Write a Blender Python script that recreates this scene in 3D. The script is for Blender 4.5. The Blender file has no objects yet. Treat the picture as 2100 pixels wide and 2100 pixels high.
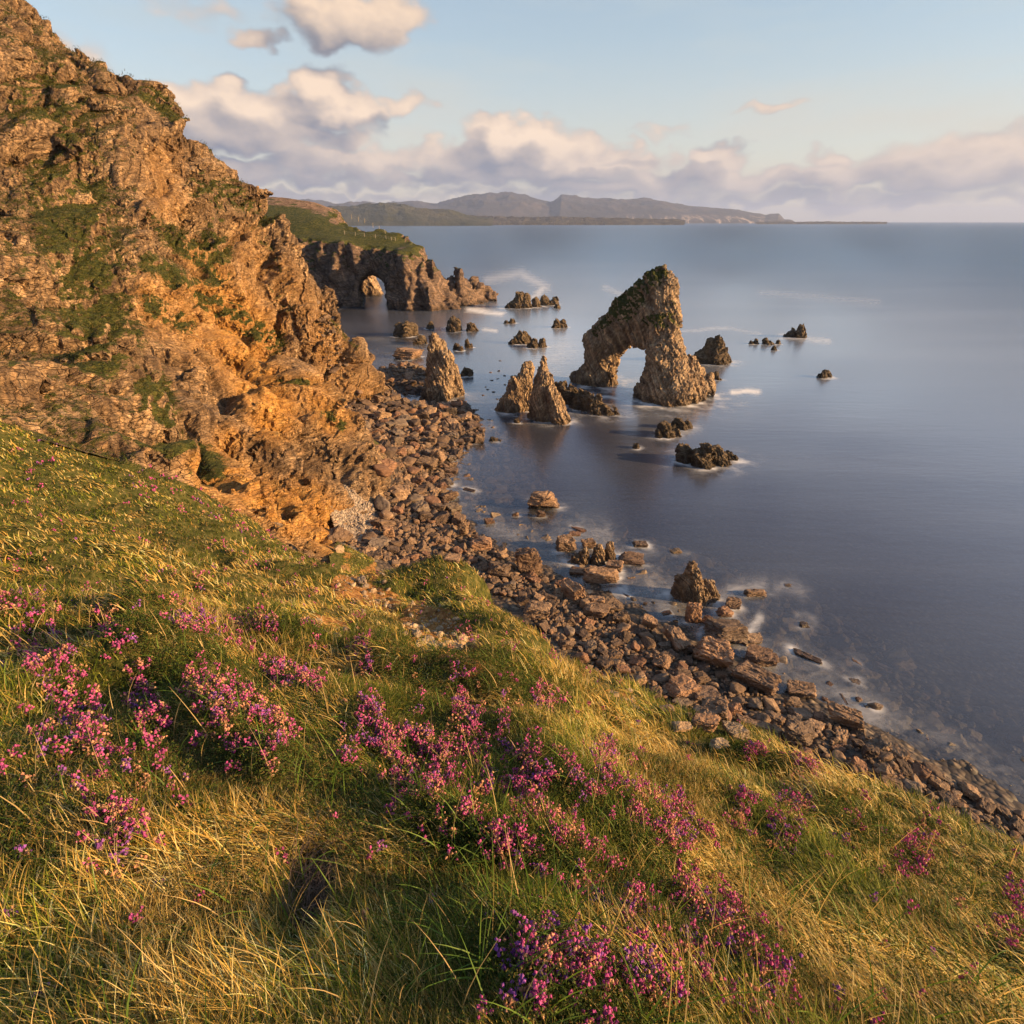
import bpy, math, random
import numpy as np
from mathutils import Vector, Matrix, Euler

S = bpy.context.scene
COL = S.collection
R = math.radians
random.seed(5)
rng = np.random.default_rng(11)

# ------------------------------------------------------------------ camera
HC = 36.0                      # eye height above the sea
F = 1167.0                     # focal length in photograph pixels (2100 wide)
TH = math.atan(596.0 / F)      # downward pitch
CT, ST = math.cos(TH), math.sin(TH)
cd = bpy.data.cameras.new('camera')
cam = bpy.data.objects.new('camera', cd)
COL.objects.link(cam)
cam.location = (0, 0, HC)
cam.rotation_euler = (math.pi / 2 - TH, 0, 0)
cd.sensor_width = 36
cd.lens = 36 * F / 2100
cd.clip_start = 0.05
cd.clip_end = 200000
S.camera = cam

# ------------------------------------------------------------------ light
SUN_AZ = 102.0                 # degrees to the right of the view direction
SUN_EL = 15.5
sd = Vector((math.sin(R(SUN_AZ)) * math.cos(R(SUN_EL)), math.cos(R(SUN_AZ)) * math.cos(R(SUN_EL)), math.sin(R(SUN_EL))))
sl = bpy.data.lights.new('sun', 'SUN')
sl.energy = 5.0
sl.angle = R(0.6)
sl.color = (1.0, 0.62, 0.27)
so = bpy.data.objects.new('sun', sl)
so.rotation_euler = (-sd).to_track_quat('-Z', 'Y').to_euler()
so.location = (60, -20, 80)
COL.objects.link(so)

S.view_settings.view_transform = 'Standard'
S.view_settings.look = 'None'
S.view_settings.exposure = 1.4
S.view_settings.gamma = 1.0
S.render.engine = 'CYCLES'
S.cycles.max_bounces = 6
S.cycles.transparent_max_bounces = 12
S.cycles.volume_bounces = 0
S.cycles.use_denoising = True
S.cycles.sample_clamp_indirect = 6

# ------------------------------------------------------------------ node helpers
class NT:
    def __init__(self, tree):
        self.t = tree
        self.n = tree.nodes
        self.l = tree.links
    def new(self, typ, **kw):
        nd = self.n.new(typ)
        for k, v in kw.items():
            setattr(nd, k, v)
        return nd
    def set(self, sock, v):
        if isinstance(v, bpy.types.NodeSocket):
            self.l.new(v, sock)
        elif v is not None:
            try:
                sock.default_value = v
            except Exception:
                sock.default_value = tuple(v) + (1.0,)
    def math(self, op, a, b=None, c=None, clamp=False):
        nd = self.new('ShaderNodeMath', operation=op, use_clamp=clamp)
        for i, v in enumerate((a, b, c)):
            if v is not None:
                self.set(nd.inputs[i], v)
        return nd.outputs[0]
    def vmath(self, op, a, b=None, scale=None):
        nd = self.new('ShaderNodeVectorMath', operation=op)
        self.set(nd.inputs[0], a)
        if b is not None:
            self.set(nd.inputs[1], b)
        if scale is not None:
            self.set(nd.inputs['Scale'], scale)
        return nd.outputs['Value'] if op in ('LENGTH', 'DOT_PRODUCT', 'DISTANCE') else nd.outputs['Vector']
    def ramp(self, f, stops, interp='LINEAR'):
        nd = self.new('ShaderNodeValToRGB')
        cr = nd.color_ramp
        cr.interpolation = interp
        while len(cr.elements) < len(stops):
            cr.elements.new(0.5)
        for e, (p, c) in zip(cr.elements, stops):
            e.position = p
            e.color = (c[0], c[1], c[2], 1) if not isinstance(c, (int, float)) else (c, c, c, 1)
        self.set(nd.inputs[0], f)
        return nd.outputs[0]
    def mrange(self, f, a, b, c=0.0, d=1.0, smooth=False):
        nd = self.new('ShaderNodeMapRange')
        nd.clamp = True
        if smooth:
            nd.interpolation_type = 'SMOOTHSTEP'
        for i, v in enumerate((f, a, b, c, d)):
            self.set(nd.inputs[i], v)
        return nd.outputs[0]
    def noise(self, vec, scale, detail=4, rough=0.55, dist=0.0, out=0):
        nd = self.new('ShaderNodeTexNoise')
        if vec is not None:
            self.set(nd.inputs['Vector'], vec)
        nd.inputs['Scale'].default_value = scale
        nd.inputs['Detail'].default_value = detail
        nd.inputs['Roughness'].default_value = rough
        nd.inputs['Distortion'].default_value = dist
        return nd.outputs[out]
    def voro(self, vec, scale, feature='F1', out='Distance', rand=1.0):
        nd = self.new('ShaderNodeTexVoronoi', feature=feature)
        self.set(nd.inputs['Vector'], vec)
        nd.inputs['Scale'].default_value = scale
        nd.inputs['Randomness'].default_value = rand
        return nd.outputs[out]
    def mix(self, f, a, b, blend='MIX'):
        nd = self.new('ShaderNodeMix', data_type='RGBA', blend_type=blend)
        self.set(nd.inputs[0], f)
        self.set(nd.inputs[6], a if not isinstance(a, (int, float)) else (a, a, a))
        self.set(nd.inputs[7], b if not isinstance(b, (int, float)) else (b, b, b))
        return nd.outputs[2]
    def mapping(self, vec, scale=(1, 1, 1), rot=(0, 0, 0), loc=(0, 0, 0)):
        nd = self.new('ShaderNodeMapping')
        self.set(nd.inputs[0], vec)
        nd.inputs['Location'].default_value = loc
        nd.inputs['Rotation'].default_value = rot
        nd.inputs['Scale'].default_value = scale
        return nd.outputs[0]
    def bump(self, h, strength=0.5, dist=0.1, normal=None):
        nd = self.new('ShaderNodeBump')
        nd.inputs['Strength'].default_value = strength
        nd.inputs['Distance'].default_value = dist
        self.set(nd.inputs['Height'], h)
        if normal is not None:
            self.set(nd.inputs['Normal'], normal)
        return nd.outputs[0]
    def attr(self, name, out='Fac'):
        nd = self.new('ShaderNodeAttribute', attribute_name=name)
        return nd.outputs[out]

def material(name):
    m = bpy.data.materials.new(name)
    m.use_nodes = True
    m.node_tree.nodes.clear()
    t = NT(m.node_tree)
    out = t.new('ShaderNodeOutputMaterial')
    return m, t, out

def principled(t, out, col, rough, normal=None, spec=0.4, **kw):
    p = t.new('ShaderNodeBsdfPrincipled')
    t.set(p.inputs['Base Color'], col)
    t.set(p.inputs['Roughness'], rough)
    t.set(p.inputs['Specular IOR Level'], spec)
    if normal is not None:
        t.set(p.inputs['Normal'], normal)
    for k, v in kw.items():
        t.set(p.inputs[k], v)
    t.l.new(p.outputs[0], out.inputs[0])
    return p

# ------------------------------------------------------------------ world: sky and clouds
W = bpy.data.worlds.new('World')
S.world = W
W.use_nodes = True
W.node_tree.nodes.clear()
t = NT(W.node_tree)
wout = t.new('ShaderNodeOutputWorld')
bg = t.new('ShaderNodeBackground')
bg.inputs['Strength'].default_value = 0.066
sky = t.new('ShaderNodeTexSky', sky_type='NISHITA')
sky.sun_disc = False
sky.sun_elevation = R(SUN_EL)
sky.sun_rotation = R(SUN_AZ)
sky.altitude = 0
sky.air_density = 1.0
sky.dust_density = 0.6
sky.ozone_density = 1.5

def dir_azel(px, py):
    u, v = (px - 1050) / F, (1050 - py) / F
    y, z = CT + v * ST, -ST + v * CT
    return math.atan2(u, y), math.atan2(z, math.hypot(u, y))

# (px, py, half width px, half height px, density) of each cloud as it stands over the bay
CLOUDS = [
    (725, 45, 135, 62, 1.0), (790, 20, 80, 60, .8), (540, 88, 55, 28, .75), (400, 18, 110, 28, .35),
    (668, 200, 72, 56, 1.0), (730, 222, 62, 48, .85), (540, 228, 140, 52, .95), (370, 225, 150, 52, .95), (540, 275, 230, 36, .9), (300, 265, 150, 60, .8),
    (830, 212, 60, 26, .7), (700, 330, 190, 30, .8), (520, 345, 170, 26, .7), (760, 372, 420, 18, .62),
    (1060, 285, 105, 50, 1.05), (1110, 310, 130, 42, .95), (960, 325, 110, 34, .9), (1240, 330, 140, 32, .9), (1100, 355, 260, 26, .85),
    (1475, 325, 62, 34, .85), (1480, 368, 240, 26, .8), (1250, 395, 330, 20, .65),
    (1715, 320, 62, 17, .7), (1740, 362, 150, 30, .85), (1980, 340, 200, 50, .8), (1700, 410, 420, 16, .55),
    (620, 404, 330, 11, .5), (1100, 402, 240, 9, .45), (1420, 420, 420, 10, .45), (980, 374, 280, 11, .5),
    (1565, 228, 74, 14, .50), (1360, 276, 70, 11, .42), (60, 140, 180, 70, .7),
]
grp = bpy.data.node_groups.new('cloud_density', 'ShaderNodeTree')
grp.interface.new_socket('P', in_out='INPUT', socket_type='NodeSocketVector')
grp.interface.new_socket('D', in_out='OUTPUT', socket_type='NodeSocketFloat')
g = NT(grp)
gi, go = g.new('NodeGroupInput'), g.new('NodeGroupOutput')
P = gi.outputs[0]
acc = None
for (px, py, hw, hh, den) in CLOUDS:
    a, e = dir_azel(px, py)
    ck = math.cos(math.atan(abs(px - 1050) / F * .8)) ** 1.2
    sv = math.cos(math.atan((1050 - py) / F)) ** 2
    rx, ry = hw / F * math.sqrt(sv) * ck * 1.25, hh / F * sv * 1.3
    q = g.vmath('MULTIPLY', g.vmath('SUBTRACT', P, (a, e, 0)), (1 / rx, 1 / ry, 0))
    m = g.math('MULTIPLY_ADD', g.vmath('DOT_PRODUCT', q, q), -den, den)
    acc = m if acc is None else g.math('SMOOTH_MAX', acc, m, 0.22)
acc = g.math('MAXIMUM', acc, 0.0)
g.l.new(acc, go.inputs[0])

geo = t.new('ShaderNodeTexCoord')
sep = t.new('ShaderNodeSeparateXYZ')
t.l.new(geo.outputs['Generated'], sep.inputs[0])
dx, dy, dz = sep.outputs
az = t.math('ARCTAN2', dx, dy)
el = t.math('ARCSINE', dz)
cmb = t.new('ShaderNodeCombineXYZ')
t.l.new(az, cmb.inputs[0])
t.l.new(el, cmb.inputs[1])
AE = cmb.outputs[0]
def n2d(vec, scale, detail, rough, out=0):
    o_ = t.noise(vec, scale, detail, rough, out=out)
    o_.node.noise_dimensions = '2D'
    return o_
wn = n2d(t.mapping(AE, (1, 1.5, 1)), 17.0, 3, 0.45, 1)
wv = t.vmath('MULTIPLY', t.vmath('SUBTRACT', wn, (0.5, 0.5, 0.5)), (0.075, 0.055, 0))
PW = t.vmath('ADD', AE, wv)
def dens(vec):
    q = t.new('ShaderNodeGroup')
    q.node_tree = grp
    t.set(q.inputs[0], vec)
    return q.outputs[0]
fb = n2d(t.mapping(AE, (1, 1.7, 1)), 19.0, 3, 0.5)
fb1 = n2d(t.mapping(t.vmath('ADD', AE, (0.016, 0.012, 0)), (1, 1.7, 1)), 19.0, 3, 0.5)
A0 = dens(PW)
A1 = dens(t.vmath('ADD', PW, (0.040, 0.030, 0)))
D0 = t.math('ADD', A0, t.math('MULTIPLY', t.math('SUBTRACT', fb, 0.5), t.math('MINIMUM', t.math('MULTIPLY', A0, 2.2), 0.7)))
alpha = t.mrange(D0, 0.02, 0.60, 0, 1, smooth=True)
lit = t.math('ADD', t.math('SUBTRACT', A0, A1), t.math('MULTIPLY', t.math('SUBTRACT', fb, fb1), .75))
lit = t.mrange(lit, -0.42, 0.85, 0, 1)
lowf = t.mrange(el, 0.0, 0.30, 0, 1)
shade = t.mix(lowf, (1.55, 1.70, 2.20), (1.65, 1.6, 1.75))
warm = t.mix(lowf, (6.6, 5.2, 4.1), (5.6, 4.2, 3.05))
lit = t.math('MULTIPLY', t.math('MULTIPLY', lit, t.mrange(el, 0.01, 0.11, 0.35, 1)), 1.0)
ccol = t.mix(lit, shade, warm)
# clear sky: pale towards the sea, thin veils higher up
veil = n2d(t.mapping(AE, (1, 5, 1), rot=(0, 0, R(-4))), 3.0, 3, 0.55)
hz = t.mrange(el, 0.0, 0.42, 0.85, 0.12)
veil = t.math('ADD', hz, t.math('MULTIPLY', t.mrange(veil, 0.42, 0.75, 0, 1), 0.25), clamp=True)
vcol = t.mix(t.mrange(el, 0.0, 0.22, 0, 1), (5.2, 4.3, 3.3), (3.5, 3.9, 3.9))
skyc = t.mix(veil, t.vmath('MULTIPLY', sky.outputs[0], (1.15, 1.15, 1.15)), vcol)
final = t.mix(alpha, skyc, ccol)
t.l.new(final, bg.inputs[0])
t.l.new(bg.outputs[0], wout.inputs[0])
W.cycles.sampling_method = 'MANUAL'
W.cycles.sample_map_resolution = 512
S.cycles.use_adaptive_sampling = True
S.cycles.adaptive_threshold = 0.02

# ------------------------------------------------------------------ numpy helpers
def ray(px, py):
    u, v = (px - 1050) / F, (1050 - py) / F
    return np.array([u, CT + v * ST, -ST + v * CT])
def at_y(px, py, Y):
    r = ray(px, py)
    k = Y / r[1]
    return np.array([r[0] * k, Y, HC + r[2] * k])
def at_z(px, py, z=0.0):
    r = ray(px, py)
    k = (z - HC) / r[2]
    return np.array([r[0] * k, r[1] * k, z])
def project(p):
    """world points (n,3) -> px, py, depth"""
    q = p - np.array([0, 0, HC])
    dep = q[:, 1] * CT - q[:, 2] * ST
    up = q[:, 1] * ST + q[:, 2] * CT
    dep = np.where(np.abs(dep) < 1e-6, 1e-6, dep)
    return 1050 + F * q[:, 0] / dep, 1050 - F * up / dep, dep

PERM = np.random.default_rng(3).permutation(256).astype(np.int64)
PERM = np.concatenate([PERM, PERM, PERM])
GR = np.random.default_rng(4).normal(size=(256, 3))
GR /= np.linalg.norm(GR, axis=1)[:, None]
RND = np.random.default_rng(8).random((256, 4))
def hash3(ix, iy, iz):
    return PERM[(PERM[(PERM[ix & 255] + (iy & 255)) & 255] + (iz & 255)) & 255]
def noise3(p):
    p = np.asarray(p, float)
    f = np.floor(p)
    i = f.astype(np.int64)
    w = p - f
    s = w * w * w * (w * (w * 6 - 15) + 10)
    r = 0
    for a in (0, 1):
        for b in (0, 1):
            for c in (0, 1):
                h = hash3(i[..., 0] + a, i[..., 1] + b, i[..., 2] + c)
                gg = GR[h]
                d = gg[..., 0] * (w[..., 0] - a) + gg[..., 1] * (w[..., 1] - b) + gg[..., 2] * (w[..., 2] - c)
                ww = (s[..., 0] if a else 1 - s[..., 0]) * (s[..., 1] if b else 1 - s[..., 1]) * (s[..., 2] if c else 1 - s[..., 2])
                r = r + d * ww
    return r * 1.6
def fbm(p, octv=4, gain=0.5, lac=2.03):
    a, r = 1.0, 0
    for k in range(octv):
        r = r + a * noise3(p + 17.3 * k)
        p = p * lac
        a *= gain
    return r
def ridged(p, octv=4, gain=0.5):
    a, r = 1.0, 0
    for k in range(octv):
        r = r + a * (0.5 - np.abs(noise3(p + 9.1 * k)) * 2)
        p = p * 2.07
        a *= gain
    return r
def cells(p, tilt=False):
    """random value of the nearest cell, F2-F1, and (tilt) a plane of random lean through it"""
    f = np.floor(p).astype(np.int64)
    d1 = np.full(p.shape[:-1], 1e9)
    d2 = d1.copy()
    v = np.zeros(p.shape[:-1])
    tl = np.zeros(p.shape[:-1])
    for a in (-1, 0, 1):
        for b in (-1, 0, 1):
            for c in (-1, 0, 1):
                h = hash3(f[..., 0] + a, f[..., 1] + b, f[..., 2] + c)
                q = RND[h]
                ex = f[..., 0] + a + q[..., 0] - p[..., 0]
                ey = f[..., 1] + b + q[..., 1] - p[..., 1]
                ez = f[..., 2] + c + q[..., 2] - p[..., 2]
                d = ex ** 2 + ey ** 2 + ez ** 2
                near = d < d1
                d2 = np.where(near, d1, np.minimum(d2, d))
                v = np.where(near, q[..., 3], v)
                if tilt:
                    g_ = GR[h]
                    tl = np.where(near, ex * g_[..., 0] + ey * g_[..., 1] + ez * g_[..., 2], tl)
                d1 = np.where(near, d, d1)
    e = np.sqrt(d2) - np.sqrt(d1)
    return (v, e, tl) if tilt else (v, e)
def sstep(x, a, b):
    k = np.clip((x - a) / (b - a), 0, 1)
    return k * k * (3 - 2 * k)
def rotm(ax, ay, az_):
    return np.array(Euler((R(ax), R(ay), R(az_))).to_matrix())
def chunked(fn, p, n=200000):
    return np.concatenate([fn(p[i:i + n]) for i in range(0, len(p), n)]) if len(p) > n else fn(p)

def rockdisp(p, L, strata=(25, 20, 10), blocks=1.0, octv=5):
    """height in metres of a rock surface whose largest features are about L metres"""
    def fn(p):
        q = p @ rotm(*strata)
        w = np.stack([noise3(q / L * 0.9 + k * 31) for k in range(3)], -1) * L * 0.25
        q = q + w
        r = 0.07 * L * ridged(q / L * np.array([1, 1.0, 1.6]), octv, 0.55)
        c1, e1, t1 = cells(q / (L * 0.50) * np.array([0.6, 1.0, 1.9]), True)
        r = r + blocks * L * (0.10 * (c1 - .5) + .17 * t1) - L * 0.035 * np.exp(-e1 * 14) * blocks
        c2, e2, t2 = cells(q / (L * 0.17) * np.array([0.55, 1.0, 2.2]) + 50, True)
        r = r + blocks * L * (0.035 * (c2 - .5) + .065 * t2) - L * 0.014 * np.exp(-e2 * 12) * blocks
        return r
    return chunked(fn, p, 150000)

# ------------------------------------------------------------------ mesh helpers
def mesh_np(name, v, f, mat=None, smooth=True, attrs=None, colors=None):
    me = bpy.data.meshes.new(name)
    v = np.ascontiguousarray(v, np.float32)
    f = np.ascontiguousarray(f, np.int32)
    k = f.shape[1]
    me.vertices.add(len(v))
    me.vertices.foreach_set('co', v.ravel())
    me.loops.add(f.size)
    me.loops.foreach_set('vertex_index', f.ravel())
    me.polygons.add(len(f))
    me.polygons.foreach_set('loop_start', np.arange(0, f.size, k, dtype=np.int32))
    me.polygons.foreach_set('loop_total', np.full(len(f), k, np.int32))
    me.polygons.foreach_set('use_smooth', np.full(len(f), smooth))
    for n, a in (attrs or {}).items():
        at = me.attributes.new(n, 'FLOAT', 'POINT')
        at.data.foreach_set('value', np.ascontiguousarray(a, np.float32))
    for n, a in (colors or {}).items():
        at = me.attributes.new(n, 'FLOAT_COLOR', 'POINT')
        c = np.ones((len(v), 4), np.float32)
        c[:, :3] = a
        at.data.foreach_set('color', c.ravel())
    me.update(calc_edges=True)
    if mat:
        me.materials.append(mat)
    return me
def link(name, me, label=None, cat=None, group=None, kind=None, parent=None, loc=None, rot=None, scale=None):
    o = bpy.data.objects.new(name, me)
    COL.objects.link(o)
    if label: o['label'] = label
    if cat: o['category'] = cat
    if group: o['group'] = group
    if kind: o['kind'] = kind
    if parent: o.parent = parent
    if loc is not None: o.location = loc
    if rot is not None: o.rotation_euler = rot
    if scale is not None: o.scale = scale
    return o
def vnormals(v, f):
    n = np.zeros_like(v)
    a, b, c = v[f[:, 0]], v[f[:, 1]], v[f[:, 2]]
    fn = np.cross(b - a, c - a)
    if f.shape[1] == 4:
        fn = np.cross(c - a, v[f[:, 3]] - b)
    for k in range(f.shape[1]):
        for ax in range(3):
            n[:, ax] += np.bincount(f[:, k], weights=fn[:, ax], minlength=len(v))
    return n / (np.linalg.norm(n, axis=1)[:, None] + 1e-12)
def gridfaces(nu, nv):
    i = np.arange(nu - 1)[:, None] * nv + np.arange(nv - 1)[None, :]
    i = i.ravel()
    return np.stack([i, i + nv, i + nv + 1, i + 1], 1)

def surface_nets(vol, org, h):
    nx, ny, nz = vol.shape
    ins = vol < 0
    cnt = np.zeros((nx - 1, ny - 1, nz - 1), np.int8)
    offs = [(a, b, c) for a in (0, 1) for b in (0, 1) for c in (0, 1)]
    for a, b, c in offs:
        cnt += ins[a:nx - 1 + a, b:ny - 1 + b, c:nz - 1 + c]
    act = np.argwhere((cnt > 0) & (cnt < 8))
    vals = np.stack([vol[act[:, 0] + a, act[:, 1] + b, act[:, 2] + c] for a, b, c in offs], 1)
    pos = np.zeros((len(act), 3))
    num = np.zeros(len(act))
    for i in range(8):
        for j in range(i + 1, 8):
            d = np.array(offs[j]) - np.array(offs[i])
            if np.abs(d).sum() != 1:
                continue
            va, vb = vals[:, i], vals[:, j]
            m = (va < 0) != (vb < 0)
            k = va[m] / (va[m] - vb[m])
            pos[m] += np.array(offs[i]) + k[:, None] * d
            num[m] += 1
    v = (act + pos / num[:, None]) * h + org
    idx = np.full(cnt.shape, -1, np.int64)
    idx[act[:, 0], act[:, 1], act[:, 2]] = np.arange(len(act))
    faces = []
    for ax in range(3):
        a0 = [slice(1, -1)] * 3
        a0[ax] = slice(0, -1)
        a1 = list(a0)
        a1[ax] = slice(1, None)
        s0, s1 = ins[tuple(a0)], ins[tuple(a1)]
        e = np.argwhere(s0 != s1)
        sgn = s0[e[:, 0], e[:, 1], e[:, 2]]
        base = e.copy()
        for k in range(3):
            if k != ax:
                base[:, k] += 1
        o1, o2 = [k for k in range(3) if k != ax]
        def cell(da, db):
            c = base.copy()
            c[:, o1] -= da
            c[:, o2] -= db
            return idx[c[:, 0], c[:, 1], c[:, 2]]
        q = np.stack([cell(1, 1), cell(0, 1), cell(0, 0), cell(1, 0)], 1)
        flip = sgn if ax != 1 else ~sgn
        q[~flip] = q[~flip][:, ::-1]
        faces.append(q)
    f = np.concatenate(faces)
    f = f[(f >= 0).all(1)]
    return v, f

def keep_large(v, f, frac=.03):
    l = np.arange(len(v))
    e = np.concatenate([f[:, [0, 1]], f[:, [1, 2]], f[:, [2, 3]]])
    for _ in range(60):
        m = np.minimum(l[e[:, 0]], l[e[:, 1]])
        old = l.copy()
        np.minimum.at(l, l[e[:, 0]], m); np.minimum.at(l, l[e[:, 1]], m)
        l = l[l]; l = l[l]
        if (l == old).all():
            break
    c = np.bincount(l, minlength=len(v))
    ok = c[l] > frac * len(v) if frac < 1 else c[l] == c.max()
    f = f[ok[f].all(1)]
    use = np.unique(f)
    rm = np.full(len(v), -1); rm[use] = np.arange(len(use))
    return v[use], rm[f]

# ------------------------------------------------------------------ terrain control points
CP = []
def cp_y(px, py, Y): CP.append(at_y(px, py, Y))
def cp_z(px, py, z): CP.append(at_z(px, py, z))
def cp_w(x, y, z): CP.append(np.array([x, y, z], float))
# foreground slope
for a in [(0, 2100, .64), (300, 2100, .62), (1050, 2100, .6), (1800, 2100, .75), (2100, 2100, .85),
          (300, 1700, 1.35), (300, 1450, 2.6), (300, 1265, 4.6), (300, 1232, 12), (300, 1100, 20), (300, 960, 32),
          (0, 1700, 1.3), (0, 1400, 2.8), (0, 1230, 5.0), (0, 1180, 12), (0, 1000, 22), (0, 850, 34),
          (700, 1700, 1.45), (700, 1500, 2.5), (700, 1350, 5.2), (700, 1312, 10), (700, 1250, 15), (700, 1182, 24), (700, 1166, 30),
          (500, 1600, 1.75), (480, 1330, 4.4), (480, 1285, 5.4), (480, 1262, 11), (480, 1150, 20), (500, 1075, 33), (400, 1005, 33), (600, 1135, 32),
          (850, 1245, 19), (870, 1194, 24), (1000, 1204, 22), (1080, 1270, 18), (1130, 1332, 15), (1150, 1366, 13.5), (940, 1190, 23.5),
          (1200, 1430, 11.5), (1300, 1486, 10), (1400, 1534, 9), (1500, 1560, 8.5), (1650, 1600, 8), (1800, 1662, 7), (2100, 1790, 5.5),
          (950, 1335, 11.5), (900, 1285, 15), (960, 1270, 15.5), (1040, 1340, 12), (1000, 1364, 5.5), (900, 1375, 5.3), (1080, 1385, 5.4), (1000, 1340, 9.5), (820, 1340, 8.5),
          (1050, 1500, 2.9), (1050, 1700, 1.6), (1400, 1700, 2.1), (1700, 1700, 2.8), (1700, 1900, 1.6), (1400, 1580, 5), (1700, 1630, 6), (1250, 1500, 5.6), (1400, 1900, 1.2), (800, 1900, 1.0)]:
    cp_y(*a)
for a in [(-3, -2, 35.2), (0, -2, 35.1), (3, -2, 34.3), (-10, -6, 37.5), (8, -6, 34), (0, -12, 38), (-20, 0, 38), (-14, 3, 33.6), (-28, 14, 33), (-36, 25, 32)]:
    cp_w(*a)
# hidden drop from the lip of the slope to the beach
LIP = [(870, 1192, 24), (1000, 1202, 22), (1080, 1268, 18), (1130, 1330, 15), (1200, 1428, 11.5), (1300, 1484, 10), (1400, 1532, 9),
       (1500, 1558, 8.5), (1650, 1598, 8), (1800, 1660, 7), (2100, 1788, 5.5)]
for px, py, Y in LIP:
    r = ray(px, py)
    p = at_y(px, py, Y)
    k = (HC - 3.0) / -r[2]
    foot = np.array([r[0] * k * .86, r[1] * k * .86, 3.4])
    CP.append(foot)
    for s, q in ((.12, .40), (.45, .78)):
        m = p + (foot - p) * s
        m[2] = p[2] + (foot[2] - p[2]) * q
        CP.append(m)
for px, py, Y in [(760, 1180, 29), (700, 1163, 31.5)]:
    p = at_y(px, py, Y)
    cp_w(p[0] - 1, p[1] + 6, 9)
    cp_w(p[0] - 1, p[1] + 13, 4)
# cliffs
for a in [(300, 800, 50), (300, 650, 65), (300, 500, 80), (300, 350, 98), (300, 197, 118), (0, 700, 50), (0, 500, 70), (0, 300, 90), (0, 60, 112),
          (150, 420, 84), (150, 130, 115), (300, 270, 108), (340, 225, 119), (380, 265, 120),
          (460, 335, 122), (425, 300, 121.5), (550, 430, 122), (500, 388, 122), (600, 505, 122), (640, 602, 122), (690, 668, 122), (732, 716, 121.5), (775, 770, 119), (806, 815, 117.5), (740, 832, 113), (689, 812, 116),
          (400, 400, 108), (450, 500, 103), (520, 560, 108), (560, 640, 110), (400, 600, 88), (480, 660, 93), (520, 690, 104), (620, 765, 115), (590, 730, 114), (520, 735, 86), (470, 690, 82), (560, 765, 82), (660, 720, 117), (620, 650, 116), (580, 560, 116),
          (350, 700, 70), (420, 760, 74), (480, 780, 77), (560, 790, 82), (574, 781, 80), (631, 783, 78), (655, 800, 77), (690, 825, 77), (717, 862, 76), (728, 907, 75), (753, 924, 74), (774, 962, 72), (779, 1008, 71),
          (350, 800, 58), (420, 860, 61), (500, 900, 60), (540, 840, 69), (600, 950, 66), (640, 870, 72), (700, 900, 73), (740, 965, 70.5), (590, 880, 66), (520, 960, 56), (640, 1000, 64), (700, 1010, 67),
          (350, 900, 45), (400, 960, 46), (480, 1000, 51), (560, 1060, 51), (650, 1100, 53), (620, 1050, 57), (690, 1120, 52), (740, 1140, 50)]:
    cp_y(*a)
cp_z(600, 795, 6.5) if False else None
cp_z(680, 1080, 3.2); cp_z(665, 1020, 3.6); cp_z(730, 1100, 3.0)
for a in [(-90, 125, 76), (-125, 130, 88), (-80, 95, 58), (-60, 60, 42), (-110, 60, 60), (-60, 20, 42), (-40, 0, 40), (-120, 0, 60), (-44, 136, 10), (-40, 142, -1), (-58, 138, 28), (-62, 150, 6), (-52, 150, -2),
          (-85, 160, 40), (-70, 175, -2), (-100, 200, 20), (-85, 215, -3), (-130, 220, 45), (-34, 128, -1.5), (-24, 126, -1.8), (-160, 160, 80), (-220, 100, 95), (-160, 260, 40),
          (-31, 101, 4.0), (-36, 98, 6), (-37, 92, 7), (-41, 103, 8), (-44, 98, 13), (-32, 90, 5.5), (-28, 84, 8)]:
    cp_w(*a)
# beach, shore and sea bed
for a in [(1900, 1535), (1790, 1492), (1700, 1445), (1600, 1420), (1545, 1360), (1480, 1330), (1400, 1295), (1330, 1262), (1260, 1232), (1190, 1200), (1130, 1165), (1050, 1130), (1010, 1108), (960, 1065), (915, 1020), (912, 975), (935, 930), (975, 890), (960, 830), (955, 805), (880, 722), (805, 706), (762, 692), (2100, 1640), (990, 860)]:
    cp_z(*a, 0.0)
for a in [(850, 900, 2.4), (750, 870, 3.8), (880, 830, 1.4), (800, 850, 2.6), (720, 840, 4.0), (700, 1050, 3.5), (760, 1060, 2.6), (800, 1100, 2.2), (850, 1050, 1.2), (880, 1130, 1.8), (820, 980, 2.0), (850, 1160, 2.4), (960, 1150, 1.4), (1050, 1220, 2), (1150, 1270, 1.6), (1250, 1320, 1.6), (1350, 1400, 2), (1480, 1450, 1.6), (1650, 1500, 1.5), (1800, 1555, 1.8), (750, 770, 1.9), (810, 750, 1.2), (840, 790, 1.2), (780, 800, 2),
          (1050, 1050, -1.3), (1200, 1100, -1.3), (1400, 1200, -1.0), (1000, 960, -1.6), (1100, 960, -3.0), (1050, 880, -2.8), (1300, 1100, -2.2), (1300, 1000, -4.5), (1500, 1250, -1.3), (1620, 1300, -1.5), (1700, 1400, -.9), (1600, 1380, -.8), (1850, 1450, -1.0), (1800, 1300, -2.6), (1600, 1200, -3.2), (1700, 1100, -6), (1500, 900, -9), (1300, 850, -8), (1200, 750, -9), (1030, 800, -2.5), (1000, 730, -3), (960, 690, -3), (860, 655, -3.5), (750, 650, -4), (2100, 1300, -4), (2100, 1000, -9)]:
    cp_z(*a)
for a in [(60, 300, -14), (300, 300, -16), (0, 240, -10), (-40, 220, -6), (200, 100, -12), (120, 30, -8), (60, 0, -2), (60, -30, 8), (30, -10, 22), (20, -30, 32), (-60, -40, 50), (300, 0, -14), (-60, 240, -6)]:
    cp_w(*a)
CP = np.array(CP)
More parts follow.
